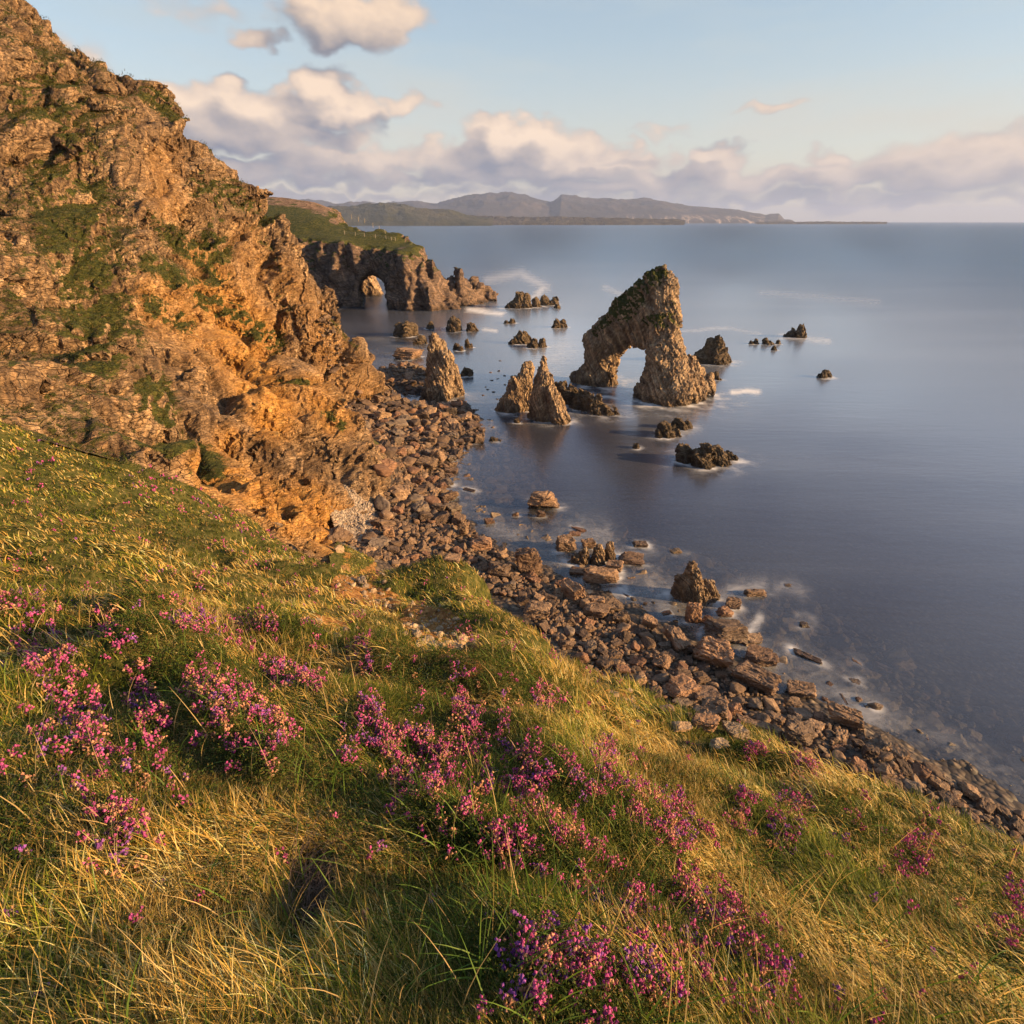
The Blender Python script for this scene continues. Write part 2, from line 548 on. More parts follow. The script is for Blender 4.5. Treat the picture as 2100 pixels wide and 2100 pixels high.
def fit_rbf(cp, lam=0.02):
    n = len(cp)
    d = np.linalg.norm(cp[:, None, :2] - cp[None, :, :2], axis=2)
    A = np.zeros((n + 3, n + 3))
    A[:n, :n] = -d - lam * 0 + np.eye(n) * lam
    A[:n, n] = 1
    A[:n, n + 1:] = cp[:, :2] / 100
    A[n:, :n] = A[:n, n:].T
    b = np.concatenate([cp[:, 2], np.zeros(3)])
    return np.linalg.solve(A, b)
RW = fit_rbf(CP)
def base_h(x, y):
    x, y = np.asarray(x, float).ravel(), np.asarray(y, float).ravel()
    out = np.zeros(len(x))
    n = len(CP)
    for i in range(0, len(x), 20000):
        xs, ys = x[i:i + 20000], y[i:i + 20000]
        d = np.sqrt((xs[:, None] - CP[None, :, 0]) ** 2 + (ys[:, None] - CP[None, :, 1]) ** 2)
        out[i:i + 20000] = -d @ RW[:n] + RW[n] + RW[n + 1] * xs / 100 + RW[n + 2] * ys / 100
    return out
def zone(p, caps, soft=0.5):
    """caps: (x0,y0,x1,y1,radius,weight) capsules; returns 0..1 at world points p"""
    px, py, _ = project(p)
    out = np.zeros(len(p))
    for x0, y0, x1, y1, r, w in caps:
        ax, ay = x1 - x0, y1 - y0
        k = np.clip(((px - x0) * ax + (py - y0) * ay) / (ax * ax + ay * ay + 1e-9), 0, 1)
        d = np.hypot(px - x0 - k * ax, py - y0 - k * ay) / r
        out = np.maximum(out, w * (1 - sstep(d, 1 - soft, 1 + soft)))
    return out


DRYZ = [(300, 1750, 420, 2050, 150, 1.0), (420, 1560, 560, 1700, 80, .7), (330, 1250, 560, 1330, 34, .9), (300, 1600, 420, 1640, 60, .6), (1160, 1400, 1330, 1530, 40, .85), (1380, 1560, 1480, 1760, 60, 1.0), (1480, 1760, 1560, 1900, 60, .9), (560, 1200, 800, 1260, 30, .9), (1000, 1400, 1160, 1470, 30, .7),
        (600, 1340, 720, 1370, 30, .7), (1560, 1580, 1720, 1620, 40, .7), (1230, 1560, 1330, 1640, 26, .8), (1530, 1900, 1760, 2060, 90, .6), (1300, 1950, 1400, 2080, 40, .7), (400, 1120, 620, 1190, 36, .6), (320, 1120, 420, 1230, 50, .7), (300, 1000, 560, 1090, 30, .5), (560, 1150, 760, 1240, 30, .6), (930, 1200, 1060, 1290, 30, .7), (1080, 1280, 1180, 1390, 20, .7), (1000, 1200, 1060, 1240, 24, .5)]
GRNZ = [(640, 1560, 900, 1620, 70, 1.0), (900, 1680, 1120, 1860, 90, 1.0), (900, 1900, 1050, 2000, 90, .9), (300, 1560, 360, 1700, 60, .6), (1050, 1600, 1300, 1700, 60, .6), (1180, 1620, 1260, 1660, 40, .7), (900, 1225, 1040, 1250, 22, .8), (1300, 1460, 1500, 1520, 26, .7), (300, 1290, 420, 1420, 60, .7), (1550, 1700, 1760, 1850, 70, .6)]
HEATH = [(310, 1250, 500, 1310, 34, .5), (420, 1430, 540, 1540, 70, .9), (300, 1400, 340, 1480, 40, .6), (560, 1380, 640, 1400, 26, .5), (520, 1260, 560, 1300, 20, .4), (790, 1520, 1100, 1640, 88, 1.25), (860, 1640, 1120, 1740, 64, 1.1), (760, 1500, 860, 1560, 40, .7), (1090, 1690, 1110, 1720, 40, .9), (1180, 1590, 1400, 1700, 62, 1.0), (1250, 1560, 1330, 1600, 34, .9), (1190, 1780, 1290, 1900, 60, .95), (1240, 1900, 1320, 2010, 50, .8), (1070, 1960, 1180, 2000, 70, 1.0), (1070, 2060, 1250, 2090, 40, .8), (1400, 1870, 1560, 1980, 80, .7),
         (1330, 2000, 1560, 2090, 60, .45), (1470, 1640, 1560, 1690, 36, .9), (1560, 1690, 1620, 1720, 34, .8), (1650, 1640, 1790, 1760, 56, .75), (1440, 1530, 1560, 1545, 16, .9), (1640, 1560, 1690, 1590, 22, .95), (1700, 1600, 1760, 1640, 24, .7), (1560, 1540, 1660, 1560, 20, .6), (900, 1370, 1120, 1440, 30, .45), (660, 1320, 860, 1420, 30, .45), (870, 1390, 960, 1480, 40, .7), (930, 1450, 1020, 1500, 36, .8), (700, 1330, 940, 1400, 30, .6),
         (960, 1290, 1040, 1320, 28, .8), (1090, 1270, 1150, 1330, 16, .8), (1130, 1340, 1220, 1390, 16, .7), (310, 990, 460, 1080, 40, .6), (460, 1080, 620, 1180, 36, .5), (440, 1130, 560, 1170, 26, .8), (700, 1220, 760, 1290, 24, .6), (640, 1110, 720, 1140, 16, .5), (560, 1085, 700, 1115, 12, .5), (300, 1110, 420, 1200, 30, .4), (620, 1260, 700, 1330, 26, .4), (0, 1000, 280, 1700, 120, .4), (1850, 1700, 2080, 1900, 90, .6), (330, 980, 640, 1130, 46, .5), (420, 1180, 700, 1230, 30, .4), (860, 1200, 1000, 1230, 20, .5)]
SHRUB = [(310, 1280, 440, 1420, 70, .8), (1000, 1372, 1140, 1440, 40, 1.0), (900, 1372, 1010, 1400, 26, 1.0), (460, 1500, 560, 1560, 50, .8), (1130, 1600, 1360, 1740, 50, .8), (560, 1290, 640, 1310, 30, .6), (800, 1360, 900, 1420, 40, .8), (960, 1280, 1060, 1330, 34, .9), (1480, 1545, 1640, 1590, 30, .9), (1040, 1960, 1300, 2100, 90, .7), (620, 1560, 640, 1580, 20, .3), (1330, 1860, 1560, 2000, 60, .5), (340, 1050, 640, 1170, 40, .5), (700, 1090, 760, 1110, 12, .8), (880, 1680, 1180, 1780, 40, .7), (1700, 1650, 1780, 1720, 40, .6)]
HOLE = [(640, 1790, 650, 1900, 46, 1.0), (600, 1860, 640, 1870, 24, 1.0)]


def ground_h(x, y):
    """slope of grass and the beach: base with gentle hummocks"""
    x, y = np.asarray(x, float).ravel(), np.asarray(y, float).ravel()
    z = base_h(x, y)
    d = np.sqrt(x ** 2 + y ** 2)
    p = np.stack([x, y, np.zeros_like(x)], 1)
    grassy = sstep(z, 6, 14)
    hm_ = (d < 3.2) & (y > 0)
    if hm_.any():
        z[hm_] -= .14 * zone(np.stack([x, y, z], 1)[hm_], HOLE, .7)
    nearm_ = (d < 30) & (y > 0)
    if nearm_.any():
        pz = np.stack([x, y, z], 1)[nearm_]
        z[nearm_] += (.06 + .035 * np.clip(d[nearm_], 0, 6)) * zone(pz, SHRUB, .8)
    z = z + grassy * (0.33 * sstep(d, .8, 4) * noise3(p / 1.15) + .05 * sstep(d, .8, 3) * noise3(p / .45 + 8) + 0.6 * sstep(d, 6, 20) * fbm(p / 4.5 + 5, 3) + 0.035 * noise3(p / 0.35))
    z = z + (1 - grassy) * 0.30 * fbm(p / 3.0 + 40, 3)
    return z

# ------------------------------------------------------------------ painted zones (in world, found from where they stand)
def wisps(p, caps):
    px, py, _ = project(p)
    q = np.stack([p[:, 0], p[:, 1], p[:, 2]], 1)
    dist = np.hypot(p[:, 0], p[:, 1])
    sc = np.clip(dist * .035, .8, 9)[:, None]
    am = np.clip(60 / dist, .08, 1.2)
    wx = fbm(q / (sc * 1.2), 3) * 20 * am
    wy = fbm(q / (sc * 1.2) + 50, 3) * 11 * am
    px, py = px + wx, py + wy
    out = np.zeros(len(p))
    for x0, y0, x1, y1, r, w in caps:
        ax, ay = x1 - x0, y1 - y0
        k = np.clip(((px - x0) * ax + (py - y0) * ay) / (ax * ax + ay * ay + 1e-9), 0, 1)
        d = np.hypot(px - x0 - k * ax, py - y0 - k * ay) / r
        out = np.maximum(out, w * np.exp(-d ** 2 * 1.1))
    return out

# ------------------------------------------------------------------ rock materials
def rock_material(name, cols, scale=1.0, wet=0.0, veg=False, bumpd=0.25, rough=0.85, strata=(0.4, 0.35, 0.5), tide=True):
    m, t, out = material(name)
    tc = t.new('ShaderNodeTexCoord')
    gm = t.new('ShaderNodeNewGeometry')
    P = tc.outputs['Object']
    Wp = gm.outputs['Position']
    sv = t.mapping(t.mapping(P, (1, 1, 1), strata), (scale * .6, scale, scale * 3.2))
    n1 = t.noise(P, 0.35 * scale, 5, 0.6)
    n2 = t.noise(sv, 0.9, 6, 0.62, 0.6)
    n3 = t.noise(P, 6.0 * scale, 4, 0.65)
    base = t.ramp(t.math('ADD', t.math('MULTIPLY', n1, .5), t.math('MULTIPLY', n2, .5)), [(0.34, cols[0]), (0.47, cols[1]), (0.56, cols[2]), (0.68, cols[3])])
    base = t.mix(t.mrange(n3, 0.35, 0.7, 0, .55), base, t.vmath('SCALE', base, scale=0.45) if False else t.mix(1.0, base, (.42, .40, .38), 'MULTIPLY'))
    pale = t.math('MULTIPLY', t.mrange(t.noise(P, 1.7 * scale, 5, 0.7), 0.60, 0.70, 0, 1), 0.45)
    base = t.mix(pale, base, (0.40, 0.33, 0.26))
    vd = t.voro(t.vmath('ADD', sv, t.vmath('SCALE', t.noise(P, 1.2 * scale, 3, .5, out=1), scale=0.8)), 1.5, 'DISTANCE_TO_EDGE')
    crack = t.math('MULTIPLY', t.mrange(vd, 0.0, 0.06, 1, 0), t.mrange(n1, .34, .56, .15, 1))
    base = t.mix(t.math('MULTIPLY', crack, .75), base, (0.03, 0.02, 0.016))
    rg = rough
    if veg:
        och = t.attr('ochre')
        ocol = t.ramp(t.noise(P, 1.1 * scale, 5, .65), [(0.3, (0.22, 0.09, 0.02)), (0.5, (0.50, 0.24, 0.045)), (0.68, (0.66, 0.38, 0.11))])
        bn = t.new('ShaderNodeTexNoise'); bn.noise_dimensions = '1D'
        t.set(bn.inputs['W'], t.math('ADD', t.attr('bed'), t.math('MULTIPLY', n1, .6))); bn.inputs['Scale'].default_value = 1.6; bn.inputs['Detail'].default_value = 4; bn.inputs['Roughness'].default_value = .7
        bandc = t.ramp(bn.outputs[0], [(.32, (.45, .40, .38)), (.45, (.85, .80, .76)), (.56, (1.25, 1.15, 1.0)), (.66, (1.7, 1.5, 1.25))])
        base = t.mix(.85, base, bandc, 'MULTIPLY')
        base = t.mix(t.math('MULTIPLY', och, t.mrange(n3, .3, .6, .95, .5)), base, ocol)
        vg = t.attr('veg')
        vf = t.mrange(t.math('ADD', vg, t.math('MULTIPLY', t.math('SUBTRACT', t.noise(P, 1.6 * scale, 7, .78), .5), 1.9)), 0.42, 0.58, 0, 1)
        vcol = t.ramp(t.noise(P, 2.3 * scale, 5, .7), [(0.3, (0.016, 0.022, 0.006)), (0.46, (0.042, 0.052, 0.010)), (0.58, (0.085, 0.082, 0.018)), (0.7, (0.15, 0.105, 0.04))])
        base = t.mix(vf, base, vcol)
    if tide:
        sp = t.new('ShaderNodeSeparateXYZ')
        t.l.new(Wp, sp.inputs[0])
        tz = t.math('ADD', sp.outputs[2], t.math('MULTIPLY', t.math('SUBTRACT', n1, .5), 1.5))
        wetf = t.mrange(tz, 0.7, 2.4, 1, 0)
        base = t.mix(t.math('MULTIPLY', wetf, .6), base, t.mix(1.0, base, (.25, .22, .20), 'MULTIPLY'))
        rg = t.mrange(wetf, 0, 1, rough, 0.45)
    hgt = t.math('ADD', t.math('MULTIPLY', n2, 0.9), t.math('MULTIPLY', n3, 0.35))
    hgt = t.math('ADD', hgt, t.math('MULTIPLY', t.noise(P, 22 * scale, 3, .6), .12))
    hgt = t.math('SUBTRACT', hgt, t.math('MULTIPLY', crack, .5))
    nb = t.bump(hgt, 1.0, bumpd)
    principled(t, out, base, rg, nb, 0.25)
    return m

M_cliff = rock_material('cliff_rock', [(0.07, 0.050, 0.036), (0.175, 0.12, 0.078), (0.33, 0.235, 0.15), (0.52, 0.40, 0.28)], 0.8, veg=True, bumpd=0.5, strata=(.6, .5, .3))
M_stack = rock_material('stack_rock', [(0.11, 0.082, 0.064), (0.30, 0.225, 0.16), (0.48, 0.375, 0.27), (0.62, 0.51, 0.39)], 0.9, veg=True, bumpd=0.42, strata=(.2, .95, .1))
M_reef = rock_material('reef_rock', [(0.045, 0.034, 0.025), (0.13, 0.095, 0.062), (0.26, 0.19, 0.12), (0.42, 0.31, 0.20)], 1.2, bumpd=0.35)
M_head = rock_material('headland_rock', [(0.07, 0.055, 0.05), (0.16, 0.12, 0.105), (0.27, 0.20, 0.165), (0.40, 0.30, 0.24)], 0.45, veg=True, bumpd=0.9, strata=(.2, .1, .1))

# ------------------------------------------------------------------ cliffs
CLIFF_EDGE = [(-125, 24), (-60, 24), (-36, 27), (-23, 31.5), (-20, 33), (-17, 33.5), (-14.5, 32.5), (-11.5, 32), (-12, 36), (-15.5, 46), (-17, 52), (-18.5, 58), (-20.5, 62.5), (-17.0, 67),
              (-16, 72), (-17.5, 77), (-20, 82), (-25, 92), (-29, 101), (-33, 108), (-30, 110.5), (-25, 114), (-23, 118), (-27, 125), (-36, 138), (-46, 148), (-60, 158), (-125, 168)]
CLIFF_EDGE = np.array(CLIFF_EDGE, float)
def in_poly(x, y, poly):
    c = np.zeros(x.shape, bool)
    n = len(poly)
    for i in range(n):
        x1, y1 = poly[i]
        x2, y2 = poly[(i + 1) % n]
        if y1 == y2:
            continue
        k = ((y1 > y) != (y2 > y)) & (x < (x2 - x1) * (y - y1) / (y2 - y1) + x1)
        c ^= k
    return c
def poly_dist(x, y, poly, closed=True):
    d = np.full(x.shape, 1e9)
    n = len(poly)
    for i in range(n if closed else n - 1):
        a, b = poly[i], poly[(i + 1) % n]
        v = b - a
        k = np.clip(((x - a[0]) * v[0] + (y - a[1]) * v[1]) / (v @ v + 1e-12), 0, 1)
        d = np.minimum(d, np.hypot(x - a[0] - k * v[0], y - a[1] - k * v[1]))
    return d

hs = 0.30
xs = np.arange(-112, -8, hs); ys = np.arange(22, 160, hs); zs = np.arange(-2.5, 84, hs)
XX, YY = np.meshgrid(xs, ys, indexing='ij')
Hc = base_h(XX, YY).reshape(XX.shape)
wedge = sstep(poly_dist(XX, YY, CLIFF_EDGE), 0.3, 4.0) * in_poly(XX, YY, CLIFF_EDGE)
gx, gy = np.gradient(Hc, hs)
SL = np.sqrt(1 + gx ** 2 + gy ** 2)
vol = np.empty((len(xs), len(ys), len(zs)), np.float32)
for k, z in enumerate(zs):
    vol[:, :, k] = (z - Hc) / SL
near = np.argwhere(np.abs(vol) < 4.6)
for i in range(0, len(near), 300000):
    q = near[i:i + 300000]
    p = np.stack([xs[q[:, 0]], ys[q[:, 1]], zs[q[:, 2]]], 1)
    w = wedge[q[:, 0], q[:, 1]]
    pw = p + 2.2 * np.stack([noise3(p / 9 + 3), noise3(p / 9 + 13), noise3(p / 9 + 23)], 1)
    pr = pw @ rotm(38, -28, 25)
    d = 2.0 * ridged(pr / np.array([30, 12, 9.0]), 3, .45) + 0.5 * fbm(pr / np.array([6, 3, 3.0]) + 7, 2)
    c1, e1, t1 = cells(pr / np.array([15, 8.0, 5.0]), True)
    d += 1.5 * (c1 - .5) + 3.0 * t1 - .9 * np.exp(-e1 * 12)
    c2, e2, t2 = cells(pr / np.array([7, 4.2, 2.5]) + 40, True)
    d += .5 * (c2 - .5) + 1.25 * t2 - .35 * np.exp(-e2 * 12)
    vol[q[:, 0], q[:, 1], q[:, 2]] -= (d * w).astype(np.float32)
for px, py, Y, r_, sx_ in [(515, 925, 57, 5.6, 1.0), (560, 985, 56, 5.0, 1.3), (612, 885, 67, 5.4, 1.0), (640, 930, 68, 4.4, 1.2), (590, 800, 92, 5.5, 1.4), (645, 775, 108, 5.5, 1.6), (610, 770, 96, 5.0, 1.2), (590, 745, 103, 5.0, 1.5), (470, 860, 59, 3.0, 1.0), (330, 745, 55, 3.0, 1.0), (560, 730, 96, 3.6, 1.4), (350, 330, 98, 3.0, 1.6), (700, 960, 69.5, 2.2, 1.4), (430, 455, 104, 4, 1.6), (510, 470, 112, 4, 1.4)]:
    c0 = at_y(px, py, Y)
    i0, i1 = np.searchsorted(xs, [c0[0] - 3 * r_, c0[0] + 3 * r_]); j0, j1 = np.searchsorted(ys, [c0[1] - 3 * r_, c0[1] + 3 * r_]); k0, k1 = np.searchsorted(zs, [c0[2] - 3 * r_, c0[2] + 3 * r_])
    X, Y_, Z = np.meshgrid(xs[i0:i1] - c0[0], ys[j0:j1] - c0[1], zs[k0:k1] - c0[2], indexing='ij')
    p = np.stack([X, Y_, Z], -1)
    pr = p @ rotm(38, -28, 25)
    d = np.sqrt((pr[..., 0] / (1.5 * sx_)) ** 2 + pr[..., 1] ** 2 + (pr[..., 2] * 1.25) ** 2) - r_
    d = d + (.6 * fbm((p + c0) / 2.5, 3))
    sub_ = vol[i0:i1, j0:j1, k0:k1]
    vol[i0:i1, j0:j1, k0:k1] = np.maximum(sub_, -d)
v, f = keep_large(*surface_nets(vol, np.array([xs[0], ys[0], zs[0]]), hs))
del vol, near
cen = v[f].mean(1)
f = f[in_poly(cen[:, 0], cen[:, 1], CLIFF_EDGE) & (cen[:, 2] > -2.0)]
use = np.unique(f)
rm = np.full(len(v), -1); rm[use] = np.arange(len(use))
v, f = v[use], rm[f]
n = vnormals(v, f)
wv_ = sstep(poly_dist(v[:, 0], v[:, 1], CLIFF_EDGE), 0.2, 3.0)
grassw = sstep(n[:, 2], .55, .8)
crumb = .10 + .80 * sstep(noise3(v / 9 + 60), -.25, .35)
def bedding(p, strata, fold=2.2, fine=.7):
    """distance across the layers of the rock, bent by folds"""
    return chunked(lambda q: (q @ rotm(*strata))[:, 2] + fold * noise3(q / 7 + 30) + fine * noise3(q / 2.6 + 90), p)
def bedstep(b, per):
    q = b / per
    h_ = np.modf(np.sin(np.floor(q) * 12.9898) * 43758.5453)[0]
    fr_ = q - np.floor(q)
    return (np.abs(h_) - .5) + .35 * fr_ - .5 * (fr_ < .10)
bed = bedding(v, (52, -34, 10))
v = v + n * ((rockdisp(v, 4.2, (38, -28, 25)) * crumb + .26 * bedstep(bed, 1.3) + .10 * bedstep(bed + 7, .42)) * wv_ * (1 - .7 * grassw))[:, None]
n = vnormals(v, f)
VEG = [(300, 190, 400, 260, 26, .9), (400, 260, 450, 320, 14, .8), (470, 390, 545, 440, 34, .9), (420, 380, 450, 560, 45, .85), (350, 480, 440, 540, 36, .85), (310, 540, 560, 700, 34, .85), (300, 440, 330, 470, 20, .8),
       (300, 620, 380, 660, 30, .8), (310, 800, 340, 880, 50, 1.0), (300, 880, 430, 960, 40, 1.0), (560, 520, 600, 620, 10, .5), (680, 660, 730, 712, 10, .6), (575, 780, 632, 784, 8, 1.0), (670, 850, 700, 870, 16, .8), (100, 200, 200, 700, 130, .8), (500, 440, 560, 520, 18, .5), (560, 600, 600, 640, 20, .55)]
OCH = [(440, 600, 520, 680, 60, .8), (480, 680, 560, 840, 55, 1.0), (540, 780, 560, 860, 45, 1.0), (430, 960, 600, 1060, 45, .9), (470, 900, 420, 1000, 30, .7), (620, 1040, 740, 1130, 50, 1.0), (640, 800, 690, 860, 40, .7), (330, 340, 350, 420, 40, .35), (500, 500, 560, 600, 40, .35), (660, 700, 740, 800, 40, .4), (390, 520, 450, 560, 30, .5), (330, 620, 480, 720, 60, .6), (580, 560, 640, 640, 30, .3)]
px_, py_, _ = project(v)
veg = zone(v, [(a, b, c, d, r * .80, w * .80) for a, b, c, d, r, w in VEG], .8) * sstep(n[:, 2], .0, .4) + 0.16 * sstep(n[:, 2], .62, .85)
veg = np.where((px_ < 280) | (v[:, 1] > 128), np.maximum(veg, .5 * sstep(n[:, 2], .45, .75)), veg)
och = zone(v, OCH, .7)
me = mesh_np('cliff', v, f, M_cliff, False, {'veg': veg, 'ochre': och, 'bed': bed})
link('cliff', me, kind='structure', label='steep folded orange and brown rock cliff with grassy ledges above the boulder beach')
cliff_v, cliff_n, cliff_veg = v, n, veg

# ------------------------------------------------------------------ hillside, beach and sea bed (one sheet, cut by what covers it)
naz, nr = 900, 760
rr = np.concatenate([np.geomspace(0.35, 70, 620), np.geomspace(71, 700, nr - 620)])
aa = np.radians(np.linspace(-88, 88, naz))
gxx = (rr[:, None] * np.sin(aa)[None, :]).ravel()
gyy = (rr[:, None] * np.cos(aa)[None, :] - 0.3).ravel()
gz = ground_h(gxx, gyy)
inC = in_poly(gxx, gyy, CLIFF_EDGE) & (poly_dist(gxx, gyy, CLIFF_EDGE) > 1.8)
farleft = (gyy > 170) & (gxx < -60)
gz = np.where(gyy > 170, np.minimum(gz, -3), gz)
v = np.stack([gxx, gyy, gz], 1)
f = gridfaces(nr, naz)[:, ::-1]
f = f[~inC[f].any(1)]
fz = v[f][:, :, 2].mean(1)
fd = poly_dist(v[f[:, 0], 0], v[f[:, 0], 1], CLIFF_EDGE)
hill = (fz > 4.6)
def sub(v, f):
    use = np.unique(f)
    rm = np.full(len(v), -1); rm[use] = np.arange(len(use))
    return v[use], rm[f]

# soil and turf underneath the grass
m, t, out = material('turf_soil'); M_turf = m
gm = t.new('ShaderNodeNewGeometry')
P = gm.outputs['Position']
bare = t.attr('bare')
c1 = t.ramp(t.noise(P, 3.0, 6, .7), [(0.32, (0.020, 0.024, 0.008)), (0.48, (0.055, 0.062, 0.016)), (0.6, (0.12, 0.105, 0.035)), (0.72, (0.20, 0.145, 0.065))])
c2 = t.ramp(t.noise(P, 5.0, 6, .7), [(0.3, (0.10, 0.045, 0.018)), (0.5, (0.27, 0.13, 0.045)), (0.7, (0.46, 0.27, 0.11))])
fac = t.mrange(t.math('ADD', bare, t.math('MULTIPLY', t.math('SUBTRACT', t.noise(P, 2.0, 5, .7), .5), .9)), .42, .6, 0, 1)
h = t.math('ADD', t.noise(P, 12, 5, .7), t.math('MULTIPLY', t.noise(P, 60, 3, .6), .3))
principled(t, out, t.mix(fac, c1, c2), .95, t.bump(h, .8, .08), .1)

# wet gravelly beach and sea bed
m, t, out = material('beach_gravel'); M_beach = m
gm = t.new('ShaderNodeNewGeometry')
P = gm.outputs['Position']
v1 = t.new('ShaderNodeTexVoronoi'); t.l.new(P, v1.inputs['Vector']); v1.inputs['Scale'].default_value = 1.8
stone = t.ramp(t.noise(v1.outputs['Position'], 3.0, 2, .5), [(0.3, (0.03, 0.024, 0.02)), (0.5, (0.085, 0.062, 0.048)), (0.62, (0.15, 0.11, 0.075)), (0.75, (0.24, 0.19, 0.14))])
peb = t.attr('pebble')
v2 = t.new('ShaderNodeTexVoronoi'); t.l.new(P, v2.inputs['Vector']); v2.inputs['Scale'].default_value = 6.0
pst = t.ramp(t.noise(v2.outputs['Position'], 8.0, 2, .5), [(0.3, (0.12, 0.10, 0.085)), (0.5, (0.30, 0.26, 0.22)), (0.66, (0.50, 0.45, 0.40))])
colr = t.mix(peb, stone, pst)
hh = t.mix(peb, t.math('SUBTRACT', 1, v1.outputs['Distance']), t.math('SUBTRACT', 1, v2.outputs['Distance']))
colr = t.mix(t.mrange(v1.outputs['Distance'], .25, .6, 0, .7), colr, (.02, .015, .012))
principled(t, out, colr, .6, t.bump(hh, 1.0, .25), .3)

BARE = [(950, 1340, 860, 1270, 38, 1.0), (900, 1285, 960, 1350, 40, 1.0), (770, 1170, 700, 1215, 20, .6), (700, 1200, 800, 1235, 22, 1.0), (1250, 1425, 1290, 1440, 14, 1.0), (640, 1275, 700, 1290, 20, .7), (850, 1330, 960, 1375, 20, .9)]
PEB = [(640, 1030, 740, 1100, 50, 1.0), (700, 1060, 740, 1130, 35, .8)]
hv, hf = sub(v, f[hill])
me = mesh_np('hillside', hv, hf, M_turf, True, {'bare': zone(hv, BARE, .35)})
link('hillside', me, kind='structure', label='grassy slope with purple heather falling to the beach')
bv, bf = sub(v, f[~hill])
bf2 = bf
me = mesh_np('beach', bv, bf2, M_beach, True, {'pebble': zone(bv, PEB, .4)})
link('beach', me, kind='structure', label='boulder beach shelving under the shallow water')

# ------------------------------------------------------------------ sea
m, t, out = material('sea_water'); M_sea = m
gm = t.new('ShaderNodeNewGeometry')
P = gm.outputs['Position']
milk, foam = t.attr('milk'), t.attr('foam')
streak = t.noise(t.mapping(P, (0.035, 0.16, 1), (0, 0, R(-14))), 1.0, 5, .6, .8)
streak2 = t.noise(t.mapping(P, (0.006, 0.05, 1), (0, 0, R(-8))), 1.0, 4, .55, .4)
swell = t.noise(t.mapping(P, (0.25, 0.9, 1), (0, 0, R(-20))), 1.0, 3, .6)
nb = t.bump(t.math('ADD', swell, t.math('MULTIPLY', streak, 2.0)), .35, .10)
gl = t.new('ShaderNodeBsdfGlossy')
t.set(gl.inputs['Color'], t.mix(t.attr('far'), t.mix(t.mrange(milk, .1, .6, 0, 1), (.70, .68, .80), (.95, .95, 1.0)), (.50, .70, .92)))  # reflection tint painted in: bluer with distance, dimmer where milk is low
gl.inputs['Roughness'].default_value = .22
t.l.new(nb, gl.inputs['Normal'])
dif = t.new('ShaderNodeBsdfDiffuse')
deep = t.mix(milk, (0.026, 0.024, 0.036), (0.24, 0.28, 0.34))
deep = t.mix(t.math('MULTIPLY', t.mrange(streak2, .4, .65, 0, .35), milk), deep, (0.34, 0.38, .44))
t.set(dif.inputs[0], deep)
tr = t.new('ShaderNodeBsdfTransparent')
tr.inputs[0].default_value = (.72, .76, .76, 1)
ms = t.new('ShaderNodeMixShader')
t.set(ms.inputs[0], t.attr('turbid'))
t.l.new(tr.outputs[0], ms.inputs[1]); t.l.new(dif.outputs[0], ms.inputs[2])
fr = t.new('ShaderNodeFresnel'); fr.inputs[0].default_value = 1.33
t.l.new(nb, fr.inputs['Normal'])
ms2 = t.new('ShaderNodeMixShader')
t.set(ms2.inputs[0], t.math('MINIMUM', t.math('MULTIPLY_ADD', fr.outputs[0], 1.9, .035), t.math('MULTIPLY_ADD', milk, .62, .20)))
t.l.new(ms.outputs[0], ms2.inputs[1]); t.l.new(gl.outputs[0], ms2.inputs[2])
fo = t.new('ShaderNodeBsdfDiffuse'); fo.inputs[0].default_value = (.80, .80, .82, 1)
ms3 = t.new('ShaderNodeMixShader')
fine = t.noise(t.mapping(P, (.5, .8, 1), (0, 0, R(-25))), 1.0, 5, .65, 1.0)
ff = t.math('MULTIPLY', foam, t.mrange(t.math('ADD', t.math('ADD', t.math('MULTIPLY', fine, .6), t.math('MULTIPLY', streak, .4)), t.math('MULTIPLY', foam, .30)), .45, .75, .08, 1.0), clamp=True)
t.set(ms3.inputs[0], ff)
t.l.new(ms2.outputs[0], ms3.inputs[1]); t.l.new(fo.outputs[0], ms3.inputs[2])
t.l.new(ms3.outputs[0], out.inputs[0])

na, nrr = 700, 760
rr = np.concatenate([np.geomspace(14, 320, 520), np.geomspace(322, 40000, nrr - 520)])
aa = np.radians(np.linspace(-80, 80, na))
sv = np.stack([(rr[:, None] * np.sin(aa)).ravel(), (rr[:, None] * np.cos(aa)).ravel(), np.zeros(na * nrr)], 1)
sf = gridfaces(nrr, na)[:, ::-1]
spx, spy, _ = project(sv)
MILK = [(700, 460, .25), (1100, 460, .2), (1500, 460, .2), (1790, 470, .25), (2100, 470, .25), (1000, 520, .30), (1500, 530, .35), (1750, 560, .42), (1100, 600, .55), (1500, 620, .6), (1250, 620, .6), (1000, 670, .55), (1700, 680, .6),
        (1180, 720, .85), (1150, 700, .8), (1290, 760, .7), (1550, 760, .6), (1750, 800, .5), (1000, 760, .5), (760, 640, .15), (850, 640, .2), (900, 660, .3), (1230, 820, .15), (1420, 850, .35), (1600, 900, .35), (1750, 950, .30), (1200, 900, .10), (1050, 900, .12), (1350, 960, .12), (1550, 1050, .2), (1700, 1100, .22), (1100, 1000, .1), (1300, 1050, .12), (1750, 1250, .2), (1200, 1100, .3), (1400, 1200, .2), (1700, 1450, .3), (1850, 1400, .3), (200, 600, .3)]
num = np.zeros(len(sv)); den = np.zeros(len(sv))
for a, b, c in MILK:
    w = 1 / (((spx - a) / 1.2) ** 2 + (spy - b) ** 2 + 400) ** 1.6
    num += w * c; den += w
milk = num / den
depth_bed = np.zeros(len(sv))
nearm = (np.hypot(sv[:, 0], sv[:, 1]) < 420)
